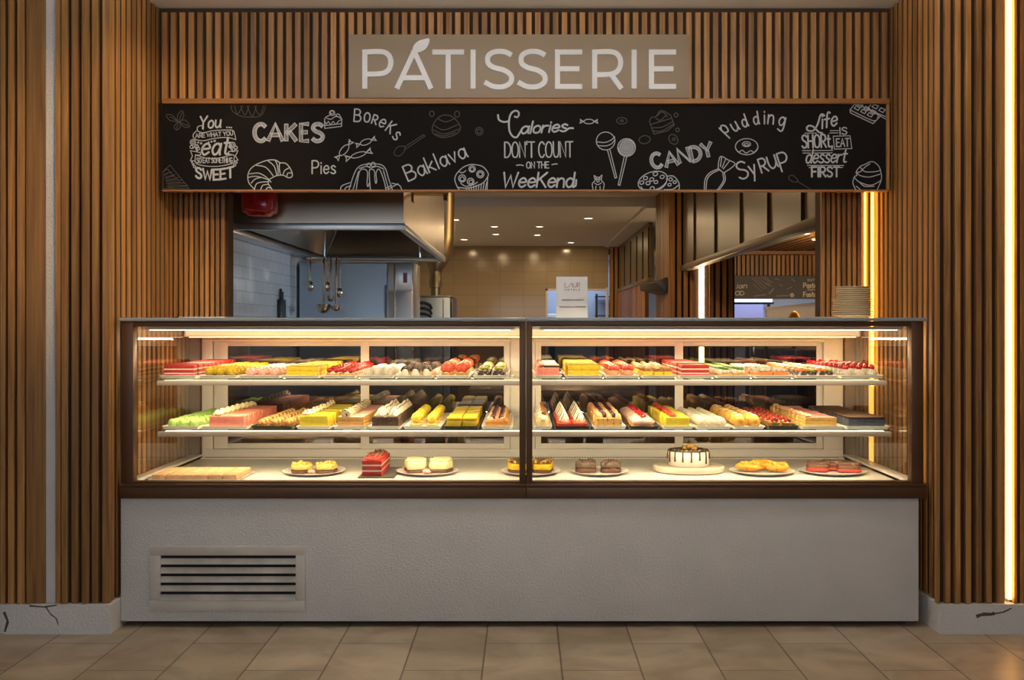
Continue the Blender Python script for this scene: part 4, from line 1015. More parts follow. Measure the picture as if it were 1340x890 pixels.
far([[(987,387.5),(1002,385.5)],[(1016,387.3),(1032,386.8)]], 1.2, 'two small chalk captions', CHALKM)
far([circ(1036.5,386.3,2.3), circ(1036.5,386.3,1.2)], 0.8, 'small chalk ring', CHW)
far([[(984,364),(1000,379)],[(987,363),(1003,377)],[(991,362.5),(1007,375)],[(996,362),(1008,371)],[(986,372),(996,381)]], 0.7, 'chalk strands of pasta', CHALKM)
far([[(1006,384),(1012,377)],[(1007,384.5),(1013,378)],[(1000,362.5),(1011,370)],[(1002,370),(1009,374)],[(1020,372),(1024,374)],[(1030,378),(1036,376)],[(1014,365),(1020,366)],[(1036,365),(1040,368)]], 1.0, 'small chalk leaves and crumbs', CHALKM)
t = thing('lit_counter_canopy', 'white-lit canopy edge under the grey food board on the right', 'canopy', (X(985,17.0), 17.0, Z(398,17.0)))
MB().box(-0.45, 0.30, 0, 0.3, 0.03, 0.10).build('light_panel', emit('canopy_light', (0.75,0.86,1.0), 1.6), t)
MB().box(-0.47, 0.32, -0.02, 0.32, 0.0, 0.0295).build('edge', DARKSTEEL, t)
MB().box(0.25, 0.29, 0.1, 0.14, -1.61, -0.0005).build('post', DARKSTEEL, t)
t = thing('display_screen', 'bluish lit screen behind the counter of the room on the right', 'screen', (X(979,17.6), 17.6, 1.0))
MB().box(-0.24, 0.24, 0, 0.04, 0.2, 0.66).build('panel', emit('screen_blue', (0.30,0.30,0.55), 0.55), t)
MB().box(-0.03, 0.03, 0.0405, 0.08, -1.0, 0.5).build('stand', DARKSTEEL, t)
t = thing('white_partition', 'white counter screen below the food board on the right', 'counter', (X(1040,16.6), 16.6, 0))
WP = mat('white_laminate', (0.78,0.74,0.72), 0.4)
MB().hexa([(-0.42,0,0),(0.6,0,0),(0.6,0.1,0),(-0.42,0.1,0),(-0.42,0,1.52),(0.6,0,1.62),(0.6,0.1,1.62),(-0.42,0.1,1.52)]).build('panel', WP, t)
MB().hexa([(-0.44,-0.03,1.5205),(0.62,-0.03,1.6215),(0.62,0.13,1.6215),(-0.44,0.13,1.5205),(-0.44,-0.03,1.56),(0.62,-0.03,1.66),(0.62,0.13,1.66),(-0.44,0.13,1.56)]).build('cap', WP, t)
t = thing('gold_cloche', 'golden dome standing before the white screen at the right', 'lamp', (X(1039.5,12.0), 12.0, 1.28))
GD = mat('gold_dome', (0.62,0.38,0.03), 0.35, 0.6)
MB().lathe([(0.086,0.0),(0.08,0.05),(0.065,0.10),(0.04,0.145),(0.015,0.168),(0.0,0.172)], n=22).build('dome', GD, t, smooth=True)
MB().lathe([(0.09,-0.012),(0.095,-0.004),(0.09,-0.0005)], n=22).build('base', GD, t, smooth=True)
MB().lathe([(0.14,-1.28),(0.14,-1.26),(0.03,-1.24),(0.03,-0.04),(0.06,-0.0125)], n=16).build('stand', DARKSTEEL, t, smooth=True)

# wire rack and dark cabinet behind the right case
t = thing('wire_shelf_rack', 'pale wire shelf rack in the kitchen seen through the right case panes', 'rack', (1.18, 6.5, 0))
for sx in (-0.24, 0.24):
    for yy in (0, 0.38): MB().lathe([(0.011,0),(0.011,1.22)], (sx,yy,0), 8).build('post', STEEL, t)
for z in (0.30, 0.52, 0.74, 0.96, 1.18):
    m = MB()
    for k in range(9): m.tube([(-0.24,0.0+0.0475*k,z),(0.24,0.0+0.0475*k,z)], 0.004, 5)
    for xx in (-0.235, -0.08, 0.08, 0.235): m.tube([(xx,0,z-0.006),(xx,0.38,z-0.006)], 0.005, 5)
    m.build('shelf', mat('pale_wire',(0.70,0.66,0.60),0.4), t)
t = thing('kitchen_cabinet', 'dark low cabinet in the kitchen behind the right end of the case', 'cabinet', (1.72, 6.75, 0))
MB().box(-0.24, 0.3, 0, 0.5, 0.06, 1.15).build('body', mat('cabinet_dark',(0.06,0.05,0.05),0.3), t, bevel=0.005)
MB().box(-0.23, 0.29, -0.02, -0.0005, 0.10, 1.12).build('door', mat('cabinet_dark',(0.06,0.05,0.05),0.3), t, bevel=0.004)
MB().box(-0.24, 0.3, 0.02, 0.5, 0, 0.0595).build('plinth', DARKSTEEL, t)
t = thing('work_counter', 'long steel work counter in the kitchen behind the display case', 'counter', (0.0, 6.9, 0))
MB().box(-0.35, 0.75, 0, 0.6, 0.86, 0.90).build('top', STEELB, t, bevel=0.004)
MB().box(-0.33, 0.73, 0.03, 0.58, 0.25, 0.8595).build('body', mat('counter_body',(0.22,0.19,0.16),0.4,0.6), t)
for sx in (-0.3, 0.7):
    for yy in (0.06, 0.54): MB().lathe([(0.02,0),(0.02,0.2495)], (sx,yy,0), 8).build('leg', STEEL, t)

# ------------------------------------------------------------------ things on top of the case
ZT = 1.3375
CY = 5.03
t = thing('table_card', 'white card reading LAUR HOTELS standing on top of the display case', 'sign', (X(748.5,CY), CY, ZT))
cx_, cw, chh = t.location.x, X(769,CY)-X(728,CY), Z(362,CY)-ZT
MB().hexa([(-cw/2,0,0),(cw/2,0,0),(cw/2,0.004,0),(-cw/2,0.004,0),(-cw/2,0.012,chh),(cw/2,0.012,chh),(cw/2,0.016,chh),(-cw/2,0.016,chh)]).build('holder', mat('card_white',(0.80,0.78,0.76),0.3), t)
MB().box(-cw/2, cw/2, -0.0, 0.055, -0.0, 0.003).build('foot', mat('acrylic',(0.8,0.8,0.8),0.1), t)
def cardtext(strokes, wd, label, m):
    mb = MB()
    for s in strokes: ribbon(mb, s, wd, CY)
    # lay the lettering on the tilted face
    mb.v = [(x-cx_, -0.0008 + 0.012*(z-ZT)/chh, z-ZT) for x, y, z in mb.v]
    o = mb.build('lettering', m, t); o['label'] = label
BRZ = mat('bronze_ink', (0.30,0.12,0.05), 0.5); INK = mat('dark_ink', (0.05,0.035,0.04), 0.6); REDINK = mat('red_ink', (0.42,0.03,0.03), 0.6)
cardtext([[(739.4,369.8),(739.4,376),(743,376)],[(744,376),(747.8,370),(750.2,376)],[(748.6,374.2),(750.2,370),(751,375),(752.6,376),(754.2,375),(754.2,370)],[(755.6,376),(755.6,370),(758.4,370.2),(759,371.6),(758,373),(755.8,373),(759.2,376)]], 0.55, "bronze word 'LAUR'", BRZ)
cardtext(text('HOTELS', 739.3, 380, 1.7, 0, fit=19.5, gap=60), 0.38, "small word 'HOTELS'", INK)
def blur(x0, x1, y, h, rn):
    L = []; x = x0
    while x < x1:
        a = rn.choice((0.5, 0.8, 1.0)); L.append([(x, y), (x+0.25, y-h*a)]); L.append([(x, y-h*0.5*a),(x+0.7, y-h*0.5*a)]); x += 1.05
    return L
rn = random.Random(3)
cardtext(blur(735.2, 745, 393.3, 1.6, rn) + blur(754.5, 763, 393.3, 1.6, rn), 0.45, 'dark small print of the upper line', INK)
cardtext(blur(745.2, 754, 393.3, 1.6, rn), 0.45, 'red small print of the upper line', REDINK)
cardtext(blur(732.8, 745, 402.4, 1.6, rn) + blur(757, 765.5, 402.4, 1.6, rn), 0.45, 'dark small print of the lower line', INK)
cardtext(blur(745.5, 756.5, 402.4, 1.6, rn), 0.45, 'red small print of the lower line', REDINK)

PLATE = mat('cream_plate', (0.80, 0.68, 0.48), 0.22, spec=0.6)
def plate_mesh(R, h=0.0135):
    return MB().lathe([(0.0,0.0),(R*0.55,0.0),(R*0.58,0.002),(R*0.97,h*0.80),(R,h*0.92),(R*0.985,h*1.06),(R*0.93,h*0.95),(R*0.60,0.0096),(R*0.5,0.0094),(0.0,0.0094)], n=48).mesh('plate', PLATE, smooth=True, angle=60)
PY_ = 5.24; pxc = X(1115.5, PY_)
pm = plate_mesh(0.098)
ords = ['bottom', 'second', 'third', 'fourth', 'fifth', 'sixth', 'seventh', 'eighth', 'ninth', 'tenth', 'eleventh', 'twelfth', 'thirteenth', 'fourteenth', 'topmost']
zz = ZT
rn = random.Random(11)
for k in range(15):
    o = bpy.data.objects.new('plate', pm); COL.objects.link(o)
    up = k >= 9
    o.location = (pxc + (0.004 if up else 0.0) + rn.uniform(-0.0012, 0.0012), PY_ + rn.uniform(-0.002, 0.002), zz)
    if up: o.scale = (0.885, 0.885, 1.0)
    tag(o, ('topmost small cream plate of the stack on the case' if k == 14 else 'bottom cream plate of the stack on top of the case' if k == 0 else
            f'{ords[k]} cream plate from the bottom of the stack on the case'), 'plate', 'stack of plates on the case')
    zz += 0.0096

# ------------------------------------------------------------------ pastries
def food(name, c, rough=0.55, var=0.22, scale=60, bump=0.35, **k): return mat(name, c, rough, var=var, scale=scale, bump=bump, bscale=k.pop('bscale', 160), **k)
REDV = food('red_velvet', (0.52, 0.028, 0.022)); CREAM = food('white_cream', (0.82, 0.74, 0.60), 0.5, 0.08)
PINKC = food('pink_mousse', (0.82, 0.27, 0.20), 0.5, 0.15); PINKL = food('pale_pink_icing', (0.80, 0.42, 0.36), 0.5, 0.2)
YEL = food('yellow_sponge', (0.80, 0.56, 0.02), 0.6, 0.18, bump=0.5); YELM = food('lemon_mousse', (0.80, 0.66, 0.04), 0.45, 0.08)
YELP = food('yellow_crumb', (0.78, 0.55, 0.03), 0.75, 0.35, 120, 0.9); GREENM = food('green_icing', (0.36, 0.60, 0.16), 0.5, 0.12)
CHOC = food('chocolate', (0.055, 0.024, 0.012), 0.4, 0.3); CHOCL = food('milk_chocolate', (0.16, 0.07, 0.035), 0.45, 0.3)
CHIP = mat('chocolate_with_white_chips', (0.80, 0.72, 0.60), 0.5, scale=95, col2=(0.045, 0.02, 0.012), thr=0.56, bump=0.4)
SPECK = mat('cream_with_chocolate_flecks', (0.82, 0.72, 0.46), 0.5, scale=80, col2=(0.07, 0.03, 0.015), thr=0.43, bump=0.4)
COCO = mat('coconut_crumb', (0.84, 0.76, 0.62), 0.8, var=0.18, scale=180, bump=1.0, bscale=220)
TRUF = mat('white_truffle_flecked', (0.84, 0.75, 0.60), 0.7, scale=120, col2=(0.42, 0.30, 0.12), thr=0.34, bump=0.8)
BERRY = mat('red_berry', (0.52, 0.018, 0.014), 0.22, var=0.4, scale=90, bump=0.3, bscale=200); DBERRY = mat('dark_berry', (0.05, 0.012, 0.03), 0.3, var=0.3)
STRAW = mat('strawberry_flesh', (0.74, 0.10, 0.04), 0.3, var=0.35, scale=70, bump=0.25); CHERRY = mat('cherry_glaze', (0.38, 0.01, 0.015), 0.12)
CRUST = food('baked_crust', (0.62, 0.34, 0.10), 0.65, 0.35); NUT = food('caramel_nut', (0.42, 0.16, 0.04), 0.35, 0.5, 60); NUTL = food('pale_nut', (0.72, 0.50, 0.26), 0.5, 0.3)
PUFF = food('orange_puff', (0.78, 0.42, 0.07), 0.5, 0.35, 30); LEAF = food('leaf_green', (0.13, 0.30, 0.03), 0.5, 0.3)
ORANGE = food('orange_filling', (0.80, 0.22, 0.04), 0.5, 0.2); PEACH = food('peach_glaze', (0.80, 0.40, 0.20), 0.4, 0.2); CUST = food('caramel_custard', (0.80, 0.50, 0.26), 0.5, 0.15)
BLUEV = food('blue_velvet', (0.055, 0.075, 0.12), 0.6, 0.35); BROWNC = food('dark_crumb', (0.075, 0.035, 0.02), 0.75, 0.35, 90, 0.9)
SUGAR = food('icing_sugar', (0.86, 0.80, 0.72), 0.8, 0.05); CHEESE = food('cheesecake', (0.80, 0.68, 0.38), 0.5, 0.12)

def rbox(w, d, h, z=0.0, b=0.004, cx=0, cy=0): return MB().box(cx-w/2, cx+w/2, cy-d/2, cy+d/2, z, z+h)
def layers(w, d, hs, z=0.0):
    """alternating slabs; returns two builders (even, odd)"""
    A, B_ = MB(), MB()
    for i, h in enumerate(hs):
        k = 0.0 if i % 2 == 0 else 0.0012
        (A if i % 2 == 0 else B_).box(-w/2+k, w/2-k, -d/2+k, d/2-k, z, z+h); z += h
    return A, B_, z
def kind(k, w, d, h):
    """parts of one pastry of footprint w x d, height h: [(part name, mesh, [offsets])]"""
    O = [(0,0,0)]
    if k in ('yellow_puff','pink_roll','coconut_ball','striped_bun','strawberry_tart','green_bun','choux_tart','white_truffle','glazed_fruit_bun','cherry_coconut','honey_nut_tart','fruit_tartlet'): d = min(d, w*1.08)
    def P(name, mb, m, bev=0.0, sm=False, off=O): return (name, mb.mesh(name, m, bev, sm), off)
    def rnd_box(hh, b=0.006, z=0): return MB().box(-w/2, w/2, -d/2, d/2, z, z+hh)
    def cr_blobs(n, r, z, seed, rx=None, ry=None, jit=0.15):
        rn = random.Random(seed); m = MB(); rx = rx if rx is not None else w*0.38; ry = ry if ry is not None else d*0.38
        for i in range(n): m.ball((rn.uniform(-rx, rx), rn.uniform(-ry, ry), z + rn.uniform(-0.1, 0.25)*r), r*rn.uniform(0.75, 1.15), 8, 6, jit, i)
        return m
    if k == 'velvet_slice':
        a, b, z = layers(w, d, [h*.26, h*.10, h*.24, h*.10, h*.22])
        return [P('sponge', a, REDV, 0.0015), P('cream', b, CREAM), P('crumb_top', MB().box(-w/2+.002, w/2-.002, -d/2+.002, d/2-.002, z, z+h*.08), REDV, 0.002)]
    if k == 'yellow_puff':
        return [P('base', MB().lathe([(w*.40,0),(w*.44,h*.12),(w*.40,h*.2)], n=12, sy=d/w), CHOCL), P('puff', MB().ball((0,0,h*.55), (w*.48, d*.48, h*.46), 12, 9, 0.07, 3), YELP, sm=True)]
    if k == 'pink_roll':
        return [P('biscuit', MB().box(-w*.46, w*.46, -d*.46, d*.46, 0, h*.2), CRUST, 0.002), P('icing', MB().ball((0,0,h*.45), (w*.48, d*.49, h*.5), 12, 8, 0.06, 5, zmin=-0.5), PINKL, sm=True), P('swirl', MB().tube([(-w*.3,-d*.3,h*.82),(-w*.1,d*.1,h*.97),(w*.1,-d*.1,h*.97),(w*.3,d*.3,h*.82)], .003, 6), CREAM, sm=True)]
    if k == 'yellow_slice':
        a, b, z = layers(w, d, [h*.44, h*.08, h*.40])
        return [P('sponge', a, YEL, 0.003), P('cream', b, YELM), P('crumb_top', MB().box(-w/2+.002, w/2-.002, -d/2+.001, d/2-.001, z, z+h*.08), YELP, 0.003)]
    if k == 'berry_tart':
        return [P('shell', MB().box(-w/2, w/2, -d/2, d/2, 0, h*.30), CRUST, 0.004), P('custard', MB().ball((0,0,h*.30), (w*.42, d*.42, h*.28), 10, 6, 0.05, 2, zmin=0.0), CREAM, sm=True)] + \
               [('berry', MB().ball((0,0,0), h*.24, 9, 7, 0.12, 9).mesh('berry', BERRY, smooth=True), [(-w*.24,-d*.24,h*.56),(w*.22,-d*.26,h*.56),(-w*.20,d*.22,h*.58),(w*.24,d*.20,h*.58),(0,0,h*.74)])]
    if k == 'coconut_ball': return [P('coconut_ball', MB().ball((0,0,h*.5), (w*.48, d*.48, h*.5), 12, 9, 0.07, 4), COCO, sm=True)]
    if k == 'striped_bun':
        m = MB()
        for i in (-0.3, -0.1, 0.1, 0.3):
            pts = [(w*.47*sin(t), d*i*1.25, h*.42+h*.54*cos(t)*math.sqrt(max(0.05, 1-(i*1.25/.5)**2*.8))) for t in [radians(a) for a in range(-75, 76, 15)]]
            m.tube(pts, 0.0042, 6)
        return [P('bun', MB().ball((0,0,h*.40), (w*.48, d*.49, h*.56), 12, 9, 0.04, 6, zmin=-0.7), CREAM, sm=True), P('chocolate_stripes', m, CHOC, sm=True), P('base', MB().box(-w*.44, w*.44, -d*.44, d*.44, 0, h*.14), CRUST, 0.002)]
    if k == 'strawberry_tart':
        m = MB(); rn = random.Random(4)
        return [P('shell', MB().lathe([(w*.40,0),(w*.48,h*.26),(w*.45,h*.28),(w*.40,h*.20),(0,h*.20)], n=14, sy=d/w), CRUST, sm=True), P('custard', MB().lathe([(w*.41,h*.205),(w*.3,h*.32),(0,h*.36)], n=12, sy=d/w), CREAM, sm=True),
                ('strawberry', MB().ball((0,0,0), (w*.30, d*.20, h*.34), 10, 8, 0.05, 3).mesh('strawberry', STRAW, smooth=True), [(-w*.18,-d*.16,h*.60),(w*.18,-d*.18,h*.60),(0,d*.17,h*.66)]), P('leaf', MB().ball((0,d*.26,h*.90), (w*.14, d*.12, h*.10), 6, 4, 0.3, 2), LEAF)]
    if k == 'leaf_brownie':
        return [P('cake', rnd_box(h*.55), CHIP, 0.003), P('cream', MB().ball((0,d*.1,h*.60), (w*.42, d*.36, h*.26), 10, 7, 0.1, 7, zmin=-0.3), SPECK, sm=True), P('leaf', MB().ball((w*.05,-d*.18,h*.72), (w*.36, d*.14, h*.10), 8, 5, 0.25, 5), food('lime_peel', (0.45,0.48,0.04)), sm=True)]
    if k == 'pink_choc_slice':
        a = MB().box(-w/2, w/2, -d/2, d/2, 0, h*.68)
        return [P('mousse', a, PINKC, 0.003), P('chocolate_plate', MB().box(-w*.18, w*.5, -d*.45, d*.45, h*.685, h*.80), CHOC, 0.001), P('cream_plate', MB().box(-w*.2, w*.5, -d*.47, d*.47, h*.805, h*.9), CREAM, 0.002), P('strawberry', MB().ball((-w*.34,0,h*.80), (w*.13, d*.42, h*.18), 10, 7, 0.1, 3), STRAW, sm=True)]
    if k == 'glazed_fruit_bun':
        return [P('bun', MB().ball((0,0,h*.34), (w*.48, d*.48, h*.36), 12, 8, 0.05, 3, zmin=-0.9), PEACH, sm=True), ('strawberry', MB().ball((0,0,0), (w*.26, d*.24, h*.26), 10, 8, 0.08, 3).mesh('strawberry', STRAW, smooth=True), [(-w*.2,-d*.1,h*.64),(w*.18,-d*.16,h*.62),(w*.03,d*.2,h*.70)]), P('glaze', MB().ball((0,-d*.05,h*.5), (w*.44, d*.44, h*.26), 10, 7, 0.06, 8, zmin=0), BERRY, sm=True)]
    if k == 'nut_square':
        return [P('cake', MB().box(-w/2, w/2, -d/2, d/2, 0, h*.5), YEL, 0.004), ('nut', MB().ball((0,0,0), (h*.24,h*.2,h*.18), 8, 6, 0.12, 3).mesh('nut', NUT, smooth=True), [(-w*.26,-d*.2,h*.6),(w*.08,-d*.26,h*.6),(w*.28,d*.0,h*.62)]), ('nut', MB().ball((0,0,0), (h*.22,h*.2,h*.2), 8, 6, 0.12, 6).mesh('nut', NUTL, smooth=True), [(-w*.1,d*.2,h*.62),(w*.2,d*.28,h*.6),(-w*.02,-d*.02,h*.78)])]
    if k == 'leaf_canape':
        return [P('biscuit', MB().box(-w/2, w/2, -d/2, d/2, 0, h*.34), CRUST, 0.003), P('cream', cr_blobs(6, h*.24, h*.5, 5), CREAM, sm=True), P('leaf', MB().ball((w*.06,-d*.1,h*.86), (w*.30, d*.20, h*.13), 8, 5, 0.25, 9), LEAF)]
    if k == 'crumble_slice':
        return [P('filling', MB().box(-w/2, w/2, -d/2, d/2, 0, h*.46), ORANGE, 0.004), P('crumble', cr_blobs(12, h*.22, h*.6, 8), COCO, sm=True)]
    if k == 'striped_slice':
        return [P('cake', MB().box(-w/2, w/2, -d/2, d/2, 0, h*.60), CHIP, 0.003), P('icing', MB().box(-w/2+.001, w*.16, -d/2+.001, d/2-.001, h*.605, h*.85), ORANGE, 0.004), P('icing', MB().box(w*.17, w/2-.001, -d/2+.001, d/2-.001, h*.605, h*.85), GREENM, 0.004), P('cream', MB().ball((-w*.2,d*.1,h*.92), (w*.2, d*.3, h*.14), 8, 6, 0.1, 3), CREAM, sm=True)]
    if k == 'cherry_coconut':
        return [P('cake', MB().ball((0,0,h*.30), (w*.49, d*.49, h*.36), 12, 8, 0.06, 4, zmin=-0.83), COCO, sm=True), P('cherry', MB().ball((0,0,h*.78), h*.26, 10, 8, 0.02, 1), CHERRY, sm=True)]
    if k == 'green_bun': return [P('bun', MB().ball((0,0,h*.42), (w*.49, d*.49, h*.58), 14, 9, 0.02, 2, zmin=-0.72), GREENM, sm=True)]
    if k in ('pink_cream_slice', 'lemon_cream_slice'):
        c = PINKC if k[0] == 'p' else YELM
        m = MB()
        for i in range(2): m.lathe([(w*.11,0),(w*.13,h*.10),(w*.07,h*.24),(w*.01,h*.34)], (-w*.30, -d*.25+d*.5*i, h*.645), 9, jit=0.1, sy=min(1, d*.22/(w*.13)))
        r = [P('mousse', MB().box(-w/2, w/2, -d/2, d/2, h*.04, h*.64), c, 0.003), P('base', MB().box(-w*.49, w*.49, -d*.49, d*.49, 0, h*.039), CRUST), P('piped_cream', m, SPECK, sm=True)]
        return r
    if k == 'honey_nut_tart':
        return [P('shell', MB().lathe([(w*.38,0),(w*.48,h*.45),(w*.45,h*.46),(w*.40,h*.32),(0,h*.32)], n=12, sy=d/w), CRUST, sm=True), ('nut', MB().ball((0,0,0), (w*.17,d*.15,h*.2), 8, 6, 0.12, 3).mesh('nut', NUT, smooth=True), [(-w*.2,-d*.12,h*.5),(w*.2,d*.12,h*.52),(0,-d*.26,h*.5)]), ('nut', MB().ball((0,0,0), (w*.16,d*.15,h*.2), 8, 6, 0.12, 5).mesh('nut', NUTL, smooth=True), [(w*.18,-d*.14,h*.55),(-w*.16,d*.18,h*.56)]), P('apricot', MB().ball((0,d*.04,h*.66), (w*.2,d*.18,h*.2), 8, 6, 0.05, 5), PUFF, sm=True)]
    if k == 'roll_slice':
        a, b, z = layers(w, d, [h*.16, h*.05, h*.16, h*.05, h*.16])
        return [P('sponge', a, food('golden_sponge', (0.72,0.42,0.08)), 0.001), P('cream', b, PINKL), P('icing', MB().box(-w/2+.001, w/2-.001, -d/2+.001, d/2-.001, z, z+h*.06), PINKL, 0.002), P('wafer_roll', MB().tube([(-w*.2,-d*.44,z+h*.20),(-w*.2,d*.44,z+h*.20)], w*.17, 12), SPECK, sm=True)]
    if k == 'dark_cream_slice':
        m = MB()
        for s in (-1, 1): m.lathe([(w*.17,0),(w*.19,h*.06),(w*.15,h*.18),(w*.07,h*.32),(0.001,h*.42)], (s*w*.25, 0, h*.56), 10, sy=min(1, d*.34/(w*.19)), jit=0.06)
        z_ = MB()
        for s in (-1, 1):
            for q in (-0.09, 0.04): z_.tube([(s*w*.25+w*q-w*.06, -d*.3, h*.66), (s*w*.25+w*q, -d*.2, h*.82), (s*w*.25+w*q+w*.02, -d*.06, h*.93)], 0.0016, 5)
        return [P('cake', MB().box(-w/2, w/2, -d/2, d/2, 0, h*.555), CHIP2, 0.002), P('piped_cream', m, CREAM, sm=True), P('chocolate_drizzle', z_, CHOC)]
    if k == 'choux_tart':
        return [P('shell', MB().lathe([(w*.34,0),(w*.46,h*.22),(w*.43,h*.25),(w*.3,h*.2),(0,h*.2)], n=12, sy=d/w), food('pale_crust', (0.78,0.58,0.24)), sm=True), P('cream', MB().ball((0,0,h*.62), (w*.33, d*.33, h*.40), 12, 9, 0.10, 4), food('yellow_cream', (0.80,0.60,0.05)), sm=True)]
    if k == 'lemon_square':
        return [P('cake', MB().box(-w/2, w/2, -d/2, d/2, 0, h*.7), YEL, 0.003), P('curd', MB().box(-w/2-.0005, w/2+.0005, -d/2-.0005, d/2+.0005, h*.705, h), food('lemon_curd', (0.85,0.62,0.03), 0.3, 0.12), 0.005)]
    if k == 'blackberry_slice':
        m = MB(); m2 = MB()
        return [P('cake', MB().box(-w/2, w/2, -d/2, d/2, 0, h*.5), food('amber_sponge', (0.66,0.30,0.05)), 0.002), P('icing', cr_blobs(9, h*.22, h*.56, 4), PEACH, sm=True), ('blackberry', MB().ball((0,0,0), (w*.13,d*.24,h*.2), 9, 7, 0.12, 3).mesh('blackberry', DBERRY, smooth=True), [(-w*.2,-d*.05,h*.74),(w*.2,-d*.05,h*.74)])]
    if k == 'profiterole':
        return [P('puff', MB().ball((0,0,h*.36), (w*.47, d*.47, h*.38), 11, 8, 0.07, 5, zmin=-0.9), CHEESE, sm=True), P('cream', MB().lathe([(w*.36,0),(w*.38,h*.1),(w*.2,h*.24),(0.001,h*.34)], (0,0,h*.52), 10, sy=d/w, jit=0.08), CREAM, sm=True), P('nut', MB().ball((w*.1,0,h*.86), (w*.2,d*.16,h*.14), 8, 6, 0.15, 4), NUT, sm=True)]
    if k == 'cream_peak':
        z_ = MB()
        for q in range(3):
            a = 2.1*q+3.6
            z_.tube([(w*.36*cos(a), d*.3*sin(a), h*.38), (w*.26*cos(a+.4), d*.22*sin(a+.4), h*.62), (w*.10*cos(a+.8), d*.1*sin(a+.8), h*.88)], 0.0016, 5)
        return [P('cake', MB().box(-w/2, w/2, -d/2, d/2, 0, h*.28), food('red_jelly', (0.72,0.07,0.03), 0.25), 0.003), P('piped_cream', MB().lathe([(w*.36,0),(w*.40,h*.1),(w*.28,h*.34),(w*.14,h*.56),(0.001,h*.72)], (0,0,h*.285), 12, sy=min(1,d/w), jit=0.05), CREAM, sm=True), P('chocolate_drizzle', z_, CHOC)]
    if k == 'fruit_loaf_slice':
        return [P('cake', MB().box(-w/2, w/2, -d/2, d/2, 0, h*.62), mat('fruit_loaf', (0.72,0.42,0.12), 0.55, scale=70, col2=(0.16,0.035,0.02), thr=0.36, bump=0.4), 0.004), ('icing', MB().ball((0,0,0), (w*.13,d*.36,h*.22), 9, 7, 0.1, 3).mesh('icing', PEACH, smooth=True), [(-w*.36,0,h*.68),(0,0,h*.68),(w*.36,0,h*.68)]), ('blackberry', MB().ball((0,0,0), (w*.10,d*.25,h*.2), 9, 7, 0.12, 3).mesh('blackberry', DBERRY, smooth=True), [(-w*.18,0,h*.76),(w*.18,0,h*.76)])]
    if k == 'raspberry_roll':
        return [P('roll', MB().ball((0,0,h*.34), (w*.49, d*.49, h*.40), 14, 9, 0.04, 6, zmin=-0.84), food('rose_cream', (0.80,0.50,0.42)), sm=True), P('biscuit', MB().box(-w*.44, w*.44, -d*.42, d*.42, 0, h*.12), CRUST, 0.002), P('raspberry', MB().ball((0,-d*.05,h*.80), (w*.13,d*.18,h*.18), 9, 7, 0.12, 2), CHERRY, sm=True)]
    if k == 'strawberry_lemon_slice':
        return [P('mousse', MB().box(-w/2, w/2, -d/2, d/2, h*.04, h*.72), YELM, 0.003), P('base', MB().box(-w*.49, w*.49, -d*.49, d*.49, 0, h*.039), CRUST), P('strawberry', MB().ball((-w*.16,0,h*.82), (w*.17, d*.28, h*.20), 10, 8, 0.14, 7), mat('dark_strawberry', (0.40,0.04,0.02), 0.3, var=0.4, scale=60), sm=True)]
    if k == 'white_truffle': return [P('truffle', MB().ball((0,0,h*.5), (w*.48, d*.48, h*.5), 12, 9, 0.05, 8), TRUF, sm=True)]
    if k == 'sugar_puff':
        m = MB()
        return [P('puff', MB().ball((0,0,h*.46), (w*.48, d*.49, h*.52), 14, 9, 0.03, 6, zmin=-0.85), PUFF, sm=True), P('icing_sugar', MB().ball((0,d*.04,h*.70), (w*.34, d*.34, h*.31), 12, 8, 0.04, 6, zmin=0.1), SUGAR, sm=True), P('seam', MB().tube([(-w*.40,-d*.12,h*.60),(-w*.1,-d*.36,h*.66),(w*.25,-d*.36,h*.64),(w*.42,-d*.1,h*.58)], 0.003, 6), NUT, sm=True)]
    if k == 'fruit_tartlet':
        return [P('shell', MB().lathe([(w*.30,0),(w*.49,h*.42),(w*.45,h*.44),(w*.36,h*.34),(0,h*.34)], n=14, sy=d/w), CRUST, sm=True), P('custard', MB().lathe([(w*.37,h*.345),(w*.2,h*.46),(0,h*.48)], n=12, sy=d/w), CREAM, sm=True), ('berry', MB().ball((0,0,0), (w*.16,d*.16,h*.2), 9, 7, 0.06, 2).mesh('berry', BERRY, smooth=True), [(-w*.18,-d*.12,h*.62),(w*.2,d*.08,h*.64)]), ('grape', MB().ball((0,0,0), (w*.14,d*.14,h*.18), 9, 7, 0.03, 2).mesh('grape', DBERRY, smooth=True), [(w*.16,-d*.18,h*.6)]), P('leaf', MB().ball((-w*.05,d*.2,h*.70), (w*.2,d*.12,h*.10), 8, 5, 0.25, 4), LEAF)]
    if k == 'almond_layer_slice':
        a, b, z = layers(w, d, [h*.19, h*.05, h*.19, h*.05, h*.19])
        return [P('sponge', a, food('butter_sponge', (0.78,0.50,0.07)), 0.001), P('cream', b, CREAM), P('icing', MB().box(-w/2+.001, w/2-.001, -d/2+.001, d/2-.001, z, z+h*.06), food('rose_icing', (0.62,0.22,0.20)), 0.002), ('almond_cream', MB().ball((0,0,0), (w*.11,d*.36,h*.16), 8, 6, 0.12, 4).mesh('almond_cream', NUTL, smooth=True), [(-w*.36,0,z+h*.15)])]
    if k == 'blue_slice':
        return [P('cake', MB().box(-w/2, w/2, -d/2, d/2, 0, h*.8), BLUEV, 0.003), P('crumb_top', MB().box(-w/2+.001, w/2-.001, -d/2+.001, d/2-.001, h*.805, h), BROWNC, 0.004)]
    raise ValueError(k)
CHIP2 = mat('dark_cake_with_white_specks', (0.70, 0.62, 0.50), 0.55, scale=190, col2=(0.05, 0.024, 0.016), thr=0.63, bump=0.3)
